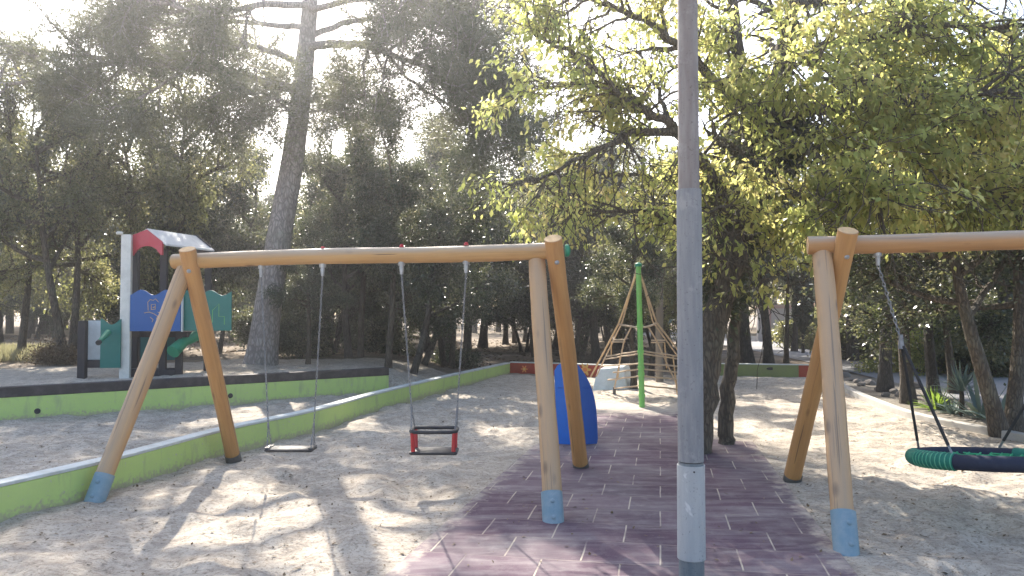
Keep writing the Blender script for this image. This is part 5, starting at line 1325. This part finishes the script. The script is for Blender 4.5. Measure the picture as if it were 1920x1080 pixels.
# far pink wall and white gate across the road
wl = empty('garden_wall', (15.5, 42, 0), 'pink and white garden wall across the road, far behind the right swing legs', 'wall')
mb = MB(); mb.box(17.3, 43.0, 0.9, 7.2, 0.25, 1.8, 0.02); mb.build('wall_face', WHITEWALL, wl); mb = MB(); mb.box(17.3, 43.0, 1.9, 7.3, 0.33, 0.2, 0.02); mb.build('tile_cap', PINKWALL, wl)
for i in range(3): mb = MB(); mb.box(14.2 + i * 2.9, 42.9, 1.05, 0.4, 0.4, 2.1, 0.02, 0, 0.01); mb.build('pillar', PINKWALL, wl)
gt = empty('gate', (13.6, 32, 0), 'white slatted metal gate beside the pale bush across the road', 'gate')
g0 = G(1578, 668); g0 = Vector((g0.x, g0.y, 0))
mb = MB()
for i in range(9): mb.box(g0.x - 0.45 + i * 0.115, g0.y, 0.85, 0.05, 0.04, 1.5)
mb.build('slats', WHITEWALL, gt)
for sx in (-0.58, 0.60): mb = MB(); mb.box(g0.x + sx, g0.y, 0.9, 0.14, 0.14, 1.8, 0, 0, 0.01); mb.build('gate_post', WHITEWALL, gt)
mb = MB(); mb.box(g0.x, g0.y + 0.045, 0.35, 1.04, 0.04, 0.06); mb.box(g0.x, g0.y + 0.045, 1.4, 1.04, 0.04, 0.06); mb.build('rail', WHITEWALL, gt)
# thin dark sign post among the far trunks
sp0 = G(912, 650); spt = empty('marker_post', (sp0.x, sp0.y, 0), 'thin dark marker post with small board among the far trunks', 'post')
mb = MB(); mb.tube([(sp0.x, sp0.y, -.05), (sp0.x, sp0.y, 1.3)], 0.04, 8); mb.build('post', DARKWOOD, spt); mb = MB(); mb.box(sp0.x, sp0.y - 0.06, 1.15, 0.5, 0.03, 0.35); mb.build('board', DARKWOOD, spt)

# ------------------------------------------------------------------ loose litter, dry grass
R.seed(61)
k = 17000; x = R.uniform(-6.5, 7.2, k); y = 3.2 + 17 * R.rand(k) ** 1.6
dens = vnoise(x * 0.7, y * 0.7) + 0.35 * R.rand(k); keep = dens > 0.02; x, y = x[keep], y[keep]; k = len(x)
ip = inside(x, y, PATH); keep = ~ip | (R.rand(k) < 0.25); x, y, ip = x[keep], y[keep], ip[keep]; k = len(x)
z = np.where(ip, 0.012, hz(x, y)) + 0.006
Nn = rand_unit(k) * 0.35 + np.array([0, 0, 1]); D = rand_unit(k); D[:, 2] *= 0.2
s = 0.014 + 0.035 * R.rand(k) ** 3
o = leaf_object('fallen_leaves', LITTER, None, np.stack([x, y, z], -1), D, Nn, s, s * (0.3 + 0.4 * R.rand(k)), 0.15); tag(o, 'dry leaves and twigs scattered over the sand', 'leaf litter', kind='stuff')
k = 16000; x = R.uniform(-40, 30, k); y = R.uniform(20.5, 44, k); keep = ~((x > 7) & (x < 16)); x, y = x[keep], y[keep]; k = len(x)
D = rand_unit(k); D[:, 2] *= 0.2
o = leaf_object('forest_litter', LITTER, None, np.stack([x, y, hz(x, y) + 0.03], -1), D, rand_unit(k) * .5 + np.array([0, 0, 1]), 0.10 + 0.1 * R.rand(k), 0.05 + 0.05 * R.rand(k), 0.2); tag(o, 'brown leaf litter on the floor of the wood', 'leaf litter', kind='stuff')
k = 9000; c = np.array([(G(px_, py_, TERR).x, G(px_, py_, TERR).y) for px_, py_ in ((5, 676), (30, 674), (60, 676), (90, 672), (20, 668), (75, 668))]); ix = R.randint(0, len(c), k)
x = c[ix, 0] + R.normal(size=k) * 0.45; y = c[ix, 1] + R.normal(size=k) * 0.35; D = rand_unit(k) * 0.45 + np.array([0, 0, 1]); L = 0.18 + 0.25 * R.rand(k)
o = leaf_object('dry_grass', DRYGRASS, None, np.stack([x, y, hz(x, y) + L * 0.4], -1), D, rand_unit(k), L, np.full(k, 0.014), 0.1); tag(o, 'pale dry grass beyond the terrace at left', 'grass', kind='stuff')

# ------------------------------------------------------------------ added scattering volume standing in for lens glare towards the sun
mb = MB(); mb.box(0, 45, 14.5, 260, 240, 35.0)
hm = bpy.data.materials.new('veil_volume'); hm.use_nodes = True; hn = hm.node_tree
hn.nodes.remove(hn.nodes['Principled BSDF'])
pv = hn.nodes.new('ShaderNodeVolumePrincipled'); pv.inputs['Color'].default_value = (0.95, 0.96, 1.0, 1); pv.inputs['Density'].default_value = 0.0022; pv.inputs['Anisotropy'].default_value = 0.74
hn.links.new(pv.outputs[0], hn.nodes['Material Output'].inputs['Volume'])
hz_o = mb.build('glare_veil', hm); tag(hz_o, 'added pale veil standing in for lens glare over playground and wood', 'glare_veil', kind='stuff')
